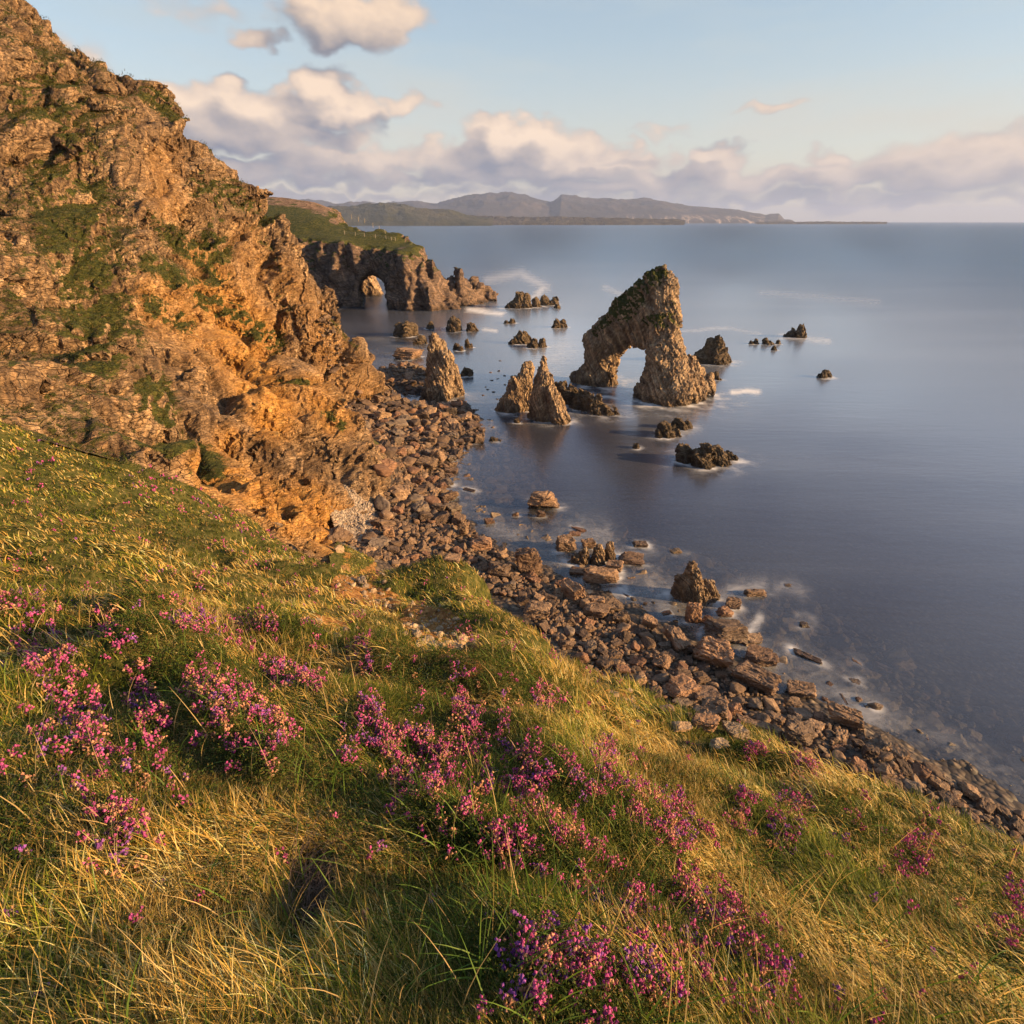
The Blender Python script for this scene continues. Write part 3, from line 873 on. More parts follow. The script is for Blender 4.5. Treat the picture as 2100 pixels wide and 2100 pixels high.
depth_bed[~nearm] = 30
depth_bed[nearm] = -base_h(sv[nearm, 0], sv[nearm, 1])
turb = np.clip(1 - np.exp(-np.clip(depth_bed, 0, 40) / 3.2), 0, 1) * .97
turb = np.clip(turb + .03 + 0.3 * (milk > .5) * (milk - .5), 0, 1)
FOAM = [(1497, 803, 1552, 803, 7, 1.0), (1075, 565, 1120, 590, 12, .5), (1000, 575, 1070, 560, 12, .45), (1115, 590, 1095, 610, 8, .7), (960, 635, 1030, 645, 7, .9), (990, 676, 1020, 680, 5, .7), (1110, 760, 1150, 715, 45, .35),
        (1220, 812, 1330, 828, 4, .8), (1330, 828, 1420, 830, 4, .8), (1400, 680, 1490, 672, 5, .35), (1490, 672, 1560, 684, 5, .28), (1600, 690, 1700, 700, 8, .5), (1380, 895, 1430, 880, 12, .4), (1560, 1270, 1535, 1300, 9, .95),
        (1500, 1215, 1560, 1205, 14, .55), (1480, 1230, 1500, 1260, 16, .6), (1170, 1105, 1240, 1100, 22, .5), (1270, 1140, 1330, 1130, 14, .35), (1340, 1190, 1372, 1230, 22, .35), (1280, 1210, 1230, 1225, 12, .5), (1630, 1260, 1680, 1275, 8, .35), (1600, 1200, 1640, 1215, 12, .3), (1720, 1440, 1790, 1480, 35, .3), (1620, 1340, 1690, 1370, 24, .22), (820, 822, 842, 824, 6, .9), (1560, 600, 1800, 620, 10, .2), (1240, 590, 1300, 615, 8, .35), (1000, 1080, 1060, 1090, 12, .2)]
FOAM = [(a, b, c, d, r * (1.5 if b > 1050 else 1.0), w * (.62 if b > 1050 else .85)) for a, b, c, d, r, w in FOAM]
foam = wisps(sv, FOAM)
shore = np.exp(-((depth_bed - .35) / .5) ** 2) * .16
foam = np.clip(foam + shore, 0, 1)
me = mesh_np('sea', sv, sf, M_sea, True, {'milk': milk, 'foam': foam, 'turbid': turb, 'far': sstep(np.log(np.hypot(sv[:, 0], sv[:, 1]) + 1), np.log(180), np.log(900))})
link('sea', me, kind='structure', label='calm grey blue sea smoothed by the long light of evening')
# dark floor under the open sea, beyond the shelving bed
fl = mesh_np('sea_floor', np.array([[-41000, -800, -40.], [41000, -800, -40.], [41000, 41000, -40.], [-41000, 41000, -40.]]), np.array([[0, 1, 2, 3]]), M_beach, True, {'pebble': np.zeros(4)})
link('sea_floor', fl, kind='structure')

# ------------------------------------------------------------------ rocks grown from a distance field
def N(px, py, Y, r):
    p = at_y(px, py, Y)
    return (p, r * (Y / ray(px, py)[1]) / F)
def wl(px, py):
    return at_z(px, py, 0)[1]
def sdf_rock(segs, h, L=None, mat=None, name='rock', strata=(15, 50, 10), k=0.25, disp=1.0, vegf=None, sy=1.0, rough=1.0, zmin=-1.2, hole=None, blocks=1.0):
    """segs: ((p0,r0),(p1,r1)[,depth scale]) tapered capsules in world space, joined, roughened and meshed"""
    pts = np.array([q[0] for s_ in segs for q in s_[:2]])
    rad = np.array([q[1] for s_ in segs for q in s_[:2]])
    size = (rad.max())
    L = L or max(size * 1.1, .5)
    lo = (pts - rad[:, None] * 1.5 - L * .3).min(0)
    hi = (pts + rad[:, None] * 1.5 + L * .3).max(0)
    lo[2] = max(lo[2], zmin)
    org = lo
    ax = [np.arange(lo[i], hi[i], h) for i in range(3)]
    X, Y, Z = np.meshgrid(*ax, indexing='ij')
    p = np.stack([X.ravel(), Y.ravel(), Z.ravel()], 1)
    d = None
    for s_ in segs:
        (a, ra), (b, rb) = s_[:2]
        sc = s_[2] if len(s_) > 2 else sy
        A = np.array([1, 1 / sc, 1])
        pa, ba = (p - a) * A, (b - a) * A
        kk = np.clip(pa @ ba / (ba @ ba + 1e-9), 0, 1)
        dd_ = np.linalg.norm(pa - kk[:, None] * ba, axis=1) - (ra + (rb - ra) * kk)
        if d is None:
            d = dd_
        else:
            ks = k * size
            hh_ = np.clip(.5 + .5 * (d - dd_) / ks, 0, 1)
            d = d + (dd_ - d) * hh_ - ks * hh_ * (1 - hh_)
    m_ = np.abs(d) < L * .55
    q = p[m_]
    def low(q):
        qw = q + L * .3 * np.stack([noise3(q / L * .8 + 3), noise3(q / L * .8 + 13), noise3(q / L * .8 + 23)], 1)
        qr = qw @ rotm(*strata)
        c1, e1, t1 = cells(qr / (L * np.array([1.5, .9, .42])), True)
        return (L * .05 * ridged(qr / L * np.array([1, 1, 2.0]), 3) + L * (.09 * (c1 - .5) + .16 * t1) * blocks - L * .03 * np.exp(-e1 * 9) * blocks) * rough
    d[m_] -= chunked(low, q, 200000)
    if hole is not None:
        for (a, ra), (b, rb), sc in hole:
            A = np.array([1, 1 / sc, 1])
            pa, ba = (p - a) * A, (b - a) * A
            kk = np.clip(pa @ ba / (ba @ ba + 1e-9), 0, 1)
            dd_ = np.linalg.norm(pa - kk[:, None] * ba, axis=1) - (ra + (rb - ra) * kk)
            d = np.maximum(d, -dd_)
    vol = d.reshape(X.shape)
    vol[:, :, 0] = np.maximum(vol[:, :, 0], .0)
    v, f = keep_large(*surface_nets(vol, org, h), 2)
    n = vnormals(v, f)
    v = v + n * (rockdisp(v, L * .42, strata, blocks) * disp * .8)[:, None]
    n = vnormals(v, f)
    c = v.mean(0); c[2] = 0
    bed_ = bedding(v / (L * .3), strata, 1.0, .5) * L * .3 if False else bedding(v, strata, 1.0, .4)
    v = v + n * (L * .022 * bedstep(bed_, L * .16))[:, None]
    at = {'ochre': np.zeros(len(v)), 'veg': np.zeros(len(v)), 'bed': bed_ * 3 / L}
    if vegf is not None:
        at['veg'] = vegf(v, n)
    return mesh_np(name, v - c, f, mat or M_reef, False, at), c
def cones(parts, yoff=0):
    """parts: (base px, base py at the waterline, base radius px, top px, top py, top radius px[, extra depth m])"""
    segs = []
    for q in parts:
        bx, by, br, tx, ty, tr = q[:6]
        ex = q[6] if len(q) > 6 else 0
        Y0 = wl(bx, by) + ex
        kpx = (Y0 / ray(bx, by)[1]) / F
        Yc = Y0 + br * kpx * .75
        b = at_y(bx, by, Y0); b = np.array([b[0] * Yc / Y0, Yc, -.6])
        segs.append(((b, br * kpx), N(tx, ty, Yc, tr)))
    return segs

# the great sea arch
A = lambda x, y, Y, r: N(x, y, Y, r)
arch = [
    (A(1354, 585, 131, 26), A(1360, 650, 130, 34)), (A(1360, 650, 130, 34), A(1366, 735, 128, 36)), (A(1366, 735, 128, 38), A(1372, 800, 127, 60)),
    (A(1346, 588, 132, 30), A(1290, 650, 136, 42)), (A(1290, 650, 136, 42), A(1240, 704, 140, 38)), (A(1240, 704, 140, 38), A(1226, 775, 142, 34)),
    (A(1330, 640, 133, 42), A(1312, 684, 133.5, 30)),
    (A(1351, 567, 131, 17), A(1374, 578, 130, 16)),
    (A(1330, 805, 127.5, 26), A(1420, 808, 128, 30)), (A(1410, 755, 131, 24), A(1436, 800, 130, 24)), (A(1446, 785, 132, 16), A(1425, 770, 131, 20)),
    (A(1180, 776, 143, 16), A(1256, 778, 142, 16)), (A(1222, 785, 141, 30), A(1222, 792, 141, 30)),
]
def arch_veg(v, n):
    z = zone(v, [(1348, 560, 1310, 590, 22, 1.0), (1310, 590, 1275, 640, 28, 1.0), (1262, 640, 1225, 680, 12, .8), (1330, 662, 1370, 655, 16, .95), (1375, 620, 1385, 670, 14, .5)], .5)
    return z * sstep(n[:, 2], -.1, .3)
me, c = sdf_rock(arch, .26, L=5.5, mat=M_stack, name='sea_arch', strata=(15, 62, 12), k=.22, vegf=arch_veg, disp=1.35)
link('sea_arch', me, 'towering natural rock arch with a leaning green topped peak standing in the sea', 'sea arch', loc=c)

STACKS = [
    ('sea_stack', [(1050, 845, 28, 1083, 748, 8), (1068, 843, 24, 1085, 756, 10), (1036, 845, 22, 1060, 785, 14)], .16, (8, 74, 12), 'leaning fin of rock, the shorter spire of the close pair in the water', 'sea stack'),
    ('sea_stack', [(1110, 862, 28, 1116, 733, 6), (1118, 864, 29, 1119, 775, 17), (1100, 858, 20, 1107, 780, 12), (1152, 870, 18, 1132, 805, 14)], .16, (8, 74, 12), 'tall pointed spire with a broad foot, taller of the close pair in the water', 'sea stack'),
    ('rock', [(1152, 832, 24, 1150, 798, 16, 2), (1190, 842, 26, 1192, 815, 16, 1), (1226, 850, 28, 1220, 824, 14), (1258, 852, 14, 1248, 838, 9), (1172, 836, 22, 1170, 804, 14, 2), (1208, 846, 24, 1206, 818, 14, 1)], .16, (12, 62, 20), 'low rock ridge trailing from the twin spires towards the arch', 'rock'),
    ('sea_stack', [(1440, 746, 28, 1462, 712, 12), (1470, 748, 24, 1474, 692, 6), (1452, 746, 20, 1458, 700, 8), (1484, 744, 16, 1480, 722, 10)], .18, (8, 78, 12), 'dark pointed stack standing just behind the right foot of the arch', 'sea stack'),
    ('rock', [(1466, 778, 9, 1468, 768, 6), (1476, 780, 6, 1472, 775, 4)], .12, (8, 78, 12), 'small dark rock between the arch foot and the bright foam patch', 'rock'),
    ('rock', [(1366, 898, 24, 1362, 880, 14), (1350, 898, 12, 1352, 888, 10), (1388, 896, 8, 1385, 885, 6)], .12, (12, 62, 20), 'brown knobbly rock awash in front of the arch, front one of two', 'rock'),
    ('rock', [(1400, 882, 18, 1392, 864, 8), (1412, 880, 10, 1408, 870, 8), (1382, 880, 10, 1384, 866, 6)], .12, (12, 62, 20), 'brown jagged rock in front of the arch, rear one of two', 'rock'),
    ('rock', [(1405, 950, 24, 1402, 922, 14), (1440, 960, 28, 1446, 920, 12), (1475, 955, 24, 1472, 928, 12), (1496, 945, 14, 1494, 934, 8), (1430, 958, 20, 1430, 930, 12)], .13, (12, 58, 20), 'largest rugged brown reef in open water nearer than the arch', 'rock'),
    ('rock', [(1305, 921, 9, 1304, 914, 6)], .08, (12, 62, 20), 'small knob of rock alone in the water below the arch reflection', 'rock'),
    ('rock', [(1060, 706, 14, 1066, 686, 6), (1080, 705, 14, 1076, 684, 5), (1052, 706, 10, 1054, 697, 6)], .18, (12, 62, 20), 'humped rock with a peak, left of two midway between headland and arch', 'rock'),
    ('rock', [(1092, 714, 13, 1096, 700, 7), (1112, 713, 12, 1112, 700, 6), (1128, 706, 6, 1130, 698, 4)], .18, (12, 62, 20), 'long low rock beside the humped rock midway to the arch', 'rock'),
    ('rock', [(1140, 673, 12, 1142, 660, 6), (1156, 672, 9, 1154, 662, 6)], .2, (12, 62, 20), 'dark squat rock seaward of the humped pair', 'rock'),
    ('rock', [(1060, 632, 14, 1066, 608, 10), (1078, 632, 14, 1078, 610, 8), (1045, 632, 12, 1048, 624, 6), (1100, 630, 12, 1098, 618, 8)], .3, (12, 62, 20), 'craggy islet just off the tip of the far headland', 'rock'),
    ('rock', [(1118, 626, 12, 1116, 614, 8), (1135, 626, 12, 1138, 614, 6)], .3, (12, 62, 20), 'slab shaped islet seaward of the craggy one off the headland', 'rock'),
    ('rock', [(1143, 633, 9, 1143, 629, 6)], .3, (12, 62, 20), 'tiny flat dark rock at the outer end of the headland islets', 'rock'),
    ('rock', [(1050, 664, 9, 1050, 660, 6), (1026, 662, 5, 1026, 658, 3), (1038, 664, 6, 1038, 661, 4)], .2, (12, 62, 20), 'thin line of black rock awash in foam below the headland islets', 'rock'),
    ('rock', [(820, 690, 14, 820, 672, 10), (845, 689, 14, 846, 672, 10), (832, 691, 14, 834, 672, 12)], .18, (10, 10, 0), 'pale flat topped rock in the still cove under the headland', 'rock'),
    ('rock', [(882, 675, 9, 883, 664, 5)], .16, (12, 62, 20), 'small dark rock in the cove beside the pale flat one', 'rock'),
    ('rock', [(932, 680, 16, 932, 664, 12), (928, 676, 14, 928, 658, 8), (938, 690, 12, 938, 680, 8)], .18, (12, 62, 20), 'big rounded double rock in the mouth of the cove', 'rock'),
    ('rock', [(968, 680, 14, 967, 670, 9)], .18, (12, 62, 20), 'rounded low rock right of the double rock in the cove mouth', 'rock'),
    ('rock', [(864, 706, 12, 864, 696, 8), (852, 707, 6, 853, 700, 5)], .16, (12, 62, 20), 'brown lump in the water touching the beach stack', 'rock'),
    ('sea_stack', [(896, 824, 30, 912, 738, 20), (888, 818, 20, 890, 692, 9), (900, 815, 22, 903, 708, 13), (930, 814, 22, 926, 762, 16), (948, 802, 12, 942, 782, 10), (872, 820, 14, 878, 802, 10)], .17, (8, 70, 10), 'dark brown leaning stack at the water edge of the beach', 'sea stack'),
    ('rock', [(935, 718, 9, 936, 710, 6), (944, 720, 8, 945, 714, 5)], .14, (12, 62, 20), 'small double rock just seaward of the beach stack', 'rock'),
    ('rock', [(960, 714, 10, 957, 700, 4), (966, 714, 6, 965, 708, 4)], .14, (12, 62, 20), 'small peaked rock just seaward of the beach stack', 'rock'),
    ('rock', [(950, 772, 10, 954, 760, 6), (964, 772, 7, 965, 762, 5)], .14, (12, 62, 20), 'rock close by the seaward side of the beach stack', 'rock'),
    ('rock', [(1620, 692, 14, 1626, 680, 6), (1644, 693, 10, 1645, 668, 5), (1638, 693, 12, 1637, 675, 5)], .22, (12, 62, 20), 'black horn shaped rock far out right of the arch', 'rock'),
    ('rock', [(1550, 706, 9, 1551, 700, 5), (1540, 706, 8, 1541, 702, 4)], .2, (12, 62, 20), 'black rock awash, leftmost of the row before the horn shaped rock', 'rock'),
    ('rock', [(1572, 707, 11, 1571, 699, 6), (1582, 707, 9, 1580, 703, 4)], .2, (12, 62, 20), 'black rock awash, middle and largest of the row before the horn shaped rock', 'rock'),
    ('rock', [(1596, 706, 7, 1596, 701, 4)], .2, (12, 62, 20), 'black rock awash, rightmost of the row before the horn shaped rock', 'rock'),
    ('rock', [(1588, 719, 7, 1587, 712, 4)], .16, (12, 62, 20), 'black crumb of rock below the broken row awash', 'rock'),
    ('rock', [(1685, 776, 12, 1690, 762, 4), (1700, 774, 8, 1698, 765, 5)], .16, (12, 62, 20), 'lone brown topped rock in open water at the right', 'rock'),
    ('rock', [(1022, 905, 9, 1010, 903, 7)], .1, (12, 62, 20), 'flat dark stone in the shallows off the boulder beach', 'rock'),
    ('rock', [(1060, 868, 9, 1060, 862, 6)], .12, (12, 62, 20), 'round stone in the water at the foot of the twin spires', 'rock'),
]
for nm, parts, h, st, lab, cat in STACKS:
    me, c = sdf_rock(cones(parts), h, mat=M_stack if nm == 'sea_stack' and 'dark pointed' not in lab else M_reef, name=nm, strata=st, disp=1.35, k=.18, rough=.85 if nm == 'sea_stack' else 1.55)  # sun shading put into colour: dark pointed stack takes the darker reef rock
    link(nm, me, lab, cat, loc=c, group='rocks standing in the sea' if nm == 'rock' else None)

# ------------------------------------------------------------------ far headland with its tunnel
HP = np.array([(-36, 276), (-48, 268), (-57, 276), (-62, 284), (-85, 284), (-110, 292), (-160, 285), (-300, 262), (-300, 430), (-130, 430), (-105, 372), (-86, 352), (-84, 330), (-74, 318), (-58, 318), (-46, 308), (-36, 292)], float)
HT = np.array([at_y(857, 501, 285), at_y(830, 500, 300), at_y(754, 514, 288), at_y(754, 456, 325), at_y(808, 478, 305), at_y(714, 441, 345), at_y(670, 427, 345), at_y(600, 407, 360), at_y(560, 403, 362), at_y(529, 405, 355), at_y(645, 414, 352),
               at_y(590, 502, 292), at_y(681, 494, 287), at_y(640, 450, 315), at_y(700, 470, 310), at_y(480, 520, 280), (-300, 262, 45), (-300, 400, 50), (-130, 420, 30), (-100, 380, 34), at_y(880, 530, 283)])
HW = None
d_ = np.linalg.norm(HT[:, None, :2] - HT[None, :, :2], axis=2)
HWt = np.linalg.solve(-d_ + np.eye(len(HT)) * 1.0 - 400, HT[:, 2])
hh = 0.75
xs = np.arange(-200, 6, hh); ys = np.arange(258, 400, hh); zs = np.arange(-2, 60, hh)
XX, YY = np.meshgrid(xs, ys, indexing='ij')
top = (-np.sqrt((XX[..., None] - HT[:, 0]) ** 2 + (YY[..., None] - HT[:, 1]) ** 2) - 400) @ HWt
pd = poly_dist(XX, YY, HP) * np.where(in_poly(XX, YY, HP), -1, 1)
vol = np.empty((len(xs), len(ys), len(zs)), np.float32)
for k, z in enumerate(zs):
    vol[:, :, k] = np.maximum((z - top) * .85, pd + 0.16 * z)
def cone_into(vol, a, ra, b, rb, k, cut=False):
    ba = b - a
    lo_, hi_ = np.minimum(a, b) - max(ra, rb) - 6, np.maximum(a, b) + max(ra, rb) + 6
    i0, i1 = np.searchsorted(xs, [lo_[0], hi_[0]]); j0, j1 = np.searchsorted(ys, [lo_[1], hi_[1]]); k0, k1 = np.searchsorted(zs, [lo_[2], hi_[2]])
    X, Y, Z = np.meshgrid(xs[i0:i1], ys[j0:j1], zs[k0:k1], indexing='ij')
    p = np.stack([X, Y, Z], -1)
    pa = p - a
    kk = np.clip(pa @ ba / (ba @ ba), 0, 1)
    d = np.linalg.norm(pa - kk[..., None] * ba, axis=-1) - (ra + (rb - ra) * kk)
    s_ = vol[i0:i1, j0:j1, k0:k1]
    vol[i0:i1, j0:j1, k0:k1] = np.maximum(s_, -d) if cut else np.minimum(s_, d)
for q in [(890, 637, 36, 862, 548, 10), (915, 634, 30, 880, 545, 12), (950, 628, 24, 940, 560, 9), (965, 625, 22, 955, 575, 10), (985, 620, 20, 972, 578, 8), (1005, 618, 14, 1000, 592, 6), (1025, 615, 10, 1018, 602, 4), (940, 632, 12, 945, 612, 8), (915, 628, 24, 905, 565, 10), (925, 628, 22, 920, 574, 12), (975, 622, 18, 985, 590, 8), (995, 618, 14, 1012, 604, 5)]:
    (a, ra), (b, rb) = cones([q])[0]
    cone_into(vol, a, ra, b, rb, .2)
ta, tb = at_y(768, 604, 276), at_y(768, 598, 336)
cone_into(vol, ta + np.array([0, 0, 2.0]), 6.8, tb + np.array([0, 0, 2.0]), 7.2, 0, True)
cone_into(vol, ta - np.array([0, 0, 3.5]), 6.4, tb - np.array([0, 0, 3.5]), 6.8, 0, True)
near = np.argwhere(np.abs(vol) < 4)
q = near
p = np.stack([xs[q[:, 0]], ys[q[:, 1]], zs[q[:, 2]]], 1)
def hd(p):
    w = sstep(-(p[:, 2] - 30), -20, 12) * .5 + .5
    c1, e1 = cells(p / np.array([5, 5, 14.0]))
    c2, e2 = cells(p / np.array([9, 9, 3.2]) + 9)
    return (1.6 * ridged(p / np.array([9, 9, 22.0]), 3) + 1.6 * (c1 - .5) - .9 * np.exp(-e1 * 7) + .9 * (c2 - .5)) * w
topd = np.abs(zs[q[:, 2]] - top[q[:, 0], q[:, 1]])
inn = sstep(-pd[q[:, 0], q[:, 1]] - .16 * zs[q[:, 2]], 1.5, 5) * sstep(topd, 6, 3)
vol[q[:, 0], q[:, 1], q[:, 2]] -= (chunked(hd, p, 300000) * (1 - .88 * inn)).astype(np.float32)
v, f = keep_large(*surface_nets(vol, np.array([xs[0], ys[0], zs[0]]), hh))
del vol
n = vnormals(v, f)
stee = 1 - sstep(n[:, 2], .55, .8)
v = v + n * (rockdisp(v, 5, (5, 4, 0)) * (.06 + .94 * stee))[:, None]
n = vnormals(v, f)
p3 = fbm(v / 6, 3)
veg = sstep(n[:, 2] + .25 * p3, .45, .7) * sstep(v[:, 2], 13, 19) * 1.2
outc = zone(v, [(530, 405, 600, 410, 14, 1), (600, 410, 665, 424, 13, 1), (665, 424, 708, 440, 5, 1), (640, 432, 670, 440, 6, .6), (680, 452, 690, 456, 6, .8)], .4)
veg = veg * (1 - 1.0 * outc * (p3 > -.45)) * sstep(np.hypot(project(v)[1] * 0 + v[:, 0] + 50, v[:, 1] - 285), 0, 4)
me = mesh_np('headland', v, f, M_head, True, {'veg': veg, 'ochre': outc * .15, 'bed': v[:, 0] * .45 + v[:, 2] * .3 + 1.6 * fbm(v / 8, 2)})
link('headland', me, kind='structure', label='grass topped headland with a sea tunnel through its grey cliff')
# pale rock seen through the tunnel
me, c = sdf_rock([(N(748, 618, 340, 26), N(756, 572, 340, 16)), (N(772, 616, 338, 20), N(766, 586, 338, 12))], .5, L=7, mat=M_stack, name='rock', disp=.7, zmin=-1)
link('rock', me, 'pale sunlit rock seen through the tunnel in the headland', 'rock', loc=c)

# fences on the headland: posts and two wires each
m, t, out = material('weathered_post'); M_post = m
principled(t, out, t.ramp(t.noise(None, 8, 4, .6), [(.3, (.22, .18, .13)), (.7, (.46, .40, .32))]), .9)
m, t, out = material('fence_wire'); M_wire = m
principled(t, out, (.30, .30, .30), .5, spec=.5)
def htop(x, y):
    return float((-np.sqrt((x - HT[:, 0]) ** 2 + (y - HT[:, 1]) ** 2) - 400) @ HWt)
import bmesh
def post_mesh(h, w):
    bm = bmesh.new()
    bmesh.ops.create_cone(bm, cap_ends=True, segments=7, radius1=w, radius2=w * .8, depth=h)
    bmesh.ops.translate(bm, verts=bm.verts, vec=(0, 0, h / 2 - .5))
    me = bpy.data.meshes.new('post'); bm.to_mesh(me); bm.free(); me.materials.append(M_post)
    return me
def tube_between(pts, r):
    vs, fs = [], []
    for i, p in enumerate(pts):
        for k in range(4):
            a = k * math.pi / 2
            vs.append((p[0] , p[1] + r * math.cos(a), p[2] + r * math.sin(a)))
    for i in range(len(pts) - 1):
        for k in range(4):
            fs.append((i * 4 + k, i * 4 + (k + 1) % 4, (i + 1) * 4 + (k + 1) % 4, (i + 1) * 4 + k))
    return np.array(vs), np.array(fs)
pm = post_mesh(2.1, .13)
for lab, posts in [('wire fence with pale posts down the skyline of the headland', [(721, 447), (735, 452), (748, 455), (765, 464), (778, 470), (790, 478)]),
                   ('wire fence with pale posts along the cliff edge of the headland', [(707, 480), (729, 483), (748, 486), (770, 488), (792, 491), (803, 493), (811, 494)])]:
    pts = []
    for px, py in posts:
        best = None
        for Y in np.arange(284, 345, .5):
            p = at_y(px, py, Y)
            e = abs(p[2] - htop(p[0], p[1]))
            if best is None or e < best[0]:
                best = (e, p)
        pts.append(best[1])
    e = bpy.data.objects.new('fence', None); COL.objects.link(e)
    base = Vector((pts[0][0], pts[0][1], htop(pts[0][0], pts[0][1])))
    e.location = base
    e['label'] = lab; e['category'] = 'fence'; e['group'] = 'fences on the headland'
    tops = []
    for p in pts:
        z = htop(p[0], p[1])
        link('post', pm, parent=e, loc=Vector((p[0], p[1], z)) - base, rot=(random.uniform(-.06, .06), random.uniform(-.06, .06), 0))
        tops.append((p[0], p[1], z))
    for hz_ in (.6, 1.2):
        vv, ff = tube_between([(a, b, c_ + hz_) for a, b, c_ in tops], .02)
        link('wire', mesh_np('wire', vv - np.array(base), ff, M_wire), parent=e)

# ------------------------------------------------------------------ mountains and low land across the bay
def mountain_material(name, cols, scale, cliffs=0.0):
    m, t, out = material(name)
    gm = t.new('ShaderNodeNewGeometry')
    P = gm.outputs['Position']
    c = t.ramp(t.noise(t.mapping(P, (1, 1, 2)), scale, 7, .65), [(.32, cols[0]), (.5, cols[1]), (.68, cols[2])])
    if cliffs:
        s1 = t.new('ShaderNodeSeparateXYZ'); t.l.new(P, s1.inputs[0])
        ck = t.noise(t.mapping(P, (1, .3, .12)), scale * 6, 5, .7)
        k = t.math('MULTIPLY', t.mrange(ck, .50, .62, 0, 1), t.mrange(s1.outputs[2], 180, 60, 0, 1))
        k = t.math('MULTIPLY', k, t.attr('crag'))
        c = t.mix(k, c, (.50, .40, .32))
    principled(t, out, c, .95, t.bump(t.noise(P, scale * 3, 6, .65), .8, 40), .1)
    return m
M_mtn = mountain_material('heath_mountain', [(.030, .030, .028), (.055, .050, .045), (.09, .075, .065)], .0012, 1)
M_green = mountain_material('green_hill', [(.030, .034, .020), (.055, .056, .032), (.09, .082, .05)], .002)
M_low = mountain_material('low_coast', [(.03, .028, .018), (.07, .06, .04), (.13, .11, .08)], .01)
def ridge(name, label, sky_pts, D, depth, mat, nx=700, ny=60, rough=1.0, crag=(0, 0)):
    sp = np.array(sky_pts, float)
    u = np.linspace(sp[0, 0], sp[-1, 0], nx)
    sy = np.interp(u, sp[:, 0], sp[:, 1])
    hz = np.array([at_y(a, b, D) for a, b in zip(u, sy)])
    w = np.linspace(-1, 1.2, ny)
    X = np.repeat(hz[:, 0], ny).reshape(nx, ny) * (1 + w[None, :] * depth / D)
    Y = D + w[None, :] * depth + 0 * X
    pr = np.clip(1 - np.abs(w), 0, 1) ** .55
    pr = np.where(w > 0, np.clip(1 - (w / 1.2) ** 2, 0, 1), pr)
    Z = hz[:, 2][:, None] * pr[None, :]
    p = np.stack([X.ravel(), Y.ravel(), 0 * X.ravel()], 1)
    L = depth * .5
    r = ridged(p / L, 5, .55).reshape(nx, ny)
    Z = Z * (1 + .22 * rough * r * (np.abs(w[None, :]) > .02)) - 6 - 8 * (np.abs(w[None, :]) > .97)
    v = np.stack([X.ravel(), Y.ravel(), Z.ravel()], 1)
    cr = sstep(u, crag[0], crag[0] + 40) * (1 - sstep(u, crag[1] - 60, crag[1])) if crag[1] else u * 0
    me = mesh_np(name, v, gridfaces(nx, ny), mat, True, {'crag': np.repeat(cr, ny)})
    link(name, me, kind='structure', label=label)
ridge('mountain', 'long blue grey mountain ridge with pale sea cliffs across the bay',
      [(-200, 430), (100, 415), (400, 420), (560, 414), (590, 411), (649, 411), (688, 417), (758, 414), (775, 418), (808, 415), (843, 411), (870, 415), (898, 417), (921, 409), (960, 402), (1000, 397), (1040, 395), (1060, 397), (1081, 401), (1105, 408), (1128, 413), (1140, 410), (1151, 401), (1165, 402), (1205, 405), (1263, 409), (1300, 408), (1322, 407), (1360, 412), (1390, 419), (1419, 425), (1470, 428), (1515, 431), (1531, 434), (1560, 438), (1570, 441), (1580, 438), (1597, 438), (1604, 445), (1609, 450), (1618, 450), (1624, 451), (1630, 454.5)],
      15000, 2200, M_mtn, 900, 60, rough=.55, crag=(1240, 1600))
ridge('hill', 'low green hill on the near side of the bay', [(560, 440), (640, 428), (680, 423), (727, 421), (755, 418), (789, 415), (824, 419), (850, 424), (882, 427), (905, 427), (921, 429), (940, 434), (960, 440), (985, 444), (1010, 447)], 6500, 600, M_green, 500, 50, rough=.45)
ridge('lowland', 'thin strip of low coast in front of the mountains', [(900, 444), (960, 441), (1000, 442), (1050, 443), (1090, 445), (1140, 443.5), (1180, 444.5), (1230, 445), (1300, 447), (1360, 448.5), (1405, 450)], 7500, 300, M_low, 500, 24, rough=.6)
ridge('islet_strip', 'thin dark reef on the horizon beyond the mountain end', [(1550, 454.4), (1600, 453.6), (1640, 454.2), (1660, 453.7), (1700, 453.5), (1740, 454.2), (1780, 453.8), (1820, 454.5)], 9500, 120, M_low, 300, 16)

# ------------------------------------------------------------------ haze over the bay
m, t, out = material('haze_air')
pv = t.new('ShaderNodeVolumePrincipled')
pv.inputs['Color'].default_value = (.46, .60, 1.0, 1)
pv.inputs['Density'].default_value = 3.8e-5
pv.inputs['Anisotropy'].default_value = 0.1
t.l.new(pv.outputs[0], out.inputs['Volume'])
hb = np.array([[x, y, z] for z in (-42, 800) for x, y in ((-42000, -900), (42000, -900), (42000, 42000), (-42000, 42000))], float)
link('haze', mesh_np('haze', hb, np.array([[0, 3, 2, 1], [4, 5, 6, 7], [0, 1, 5, 4], [1, 2, 6, 5], [2, 3, 7, 6], [3, 0, 4, 7]]), m, False), kind='stuff', label='pale evening haze over the bay', cat='haze')

# ------------------------------------------------------------------ where a sight line meets the land or the water
def hit(px, py):
    r = ray(px, py)
    ks = np.geomspace(.5, 400, 500)
    P_ = np.array([0, 0, HC]) + ks[:, None] * r
    g_ = np.maximum(ground_h(P_[:, 0], P_[:, 1]), -0.15)
    i = np.argmax(P_[:, 2] < g_)
    a, b = ks[max(i - 1, 0)], ks[i]
    for _ in range(12):
        c = (a + b) / 2
        p = np.array([0, 0, HC]) + c * r
        if p[2] < max(float(ground_h([p[0]], [p[1]])[0]), -0.15):
            b = c
        else:
            a = c
    return np.array([0, 0, HC]) + b * r, b

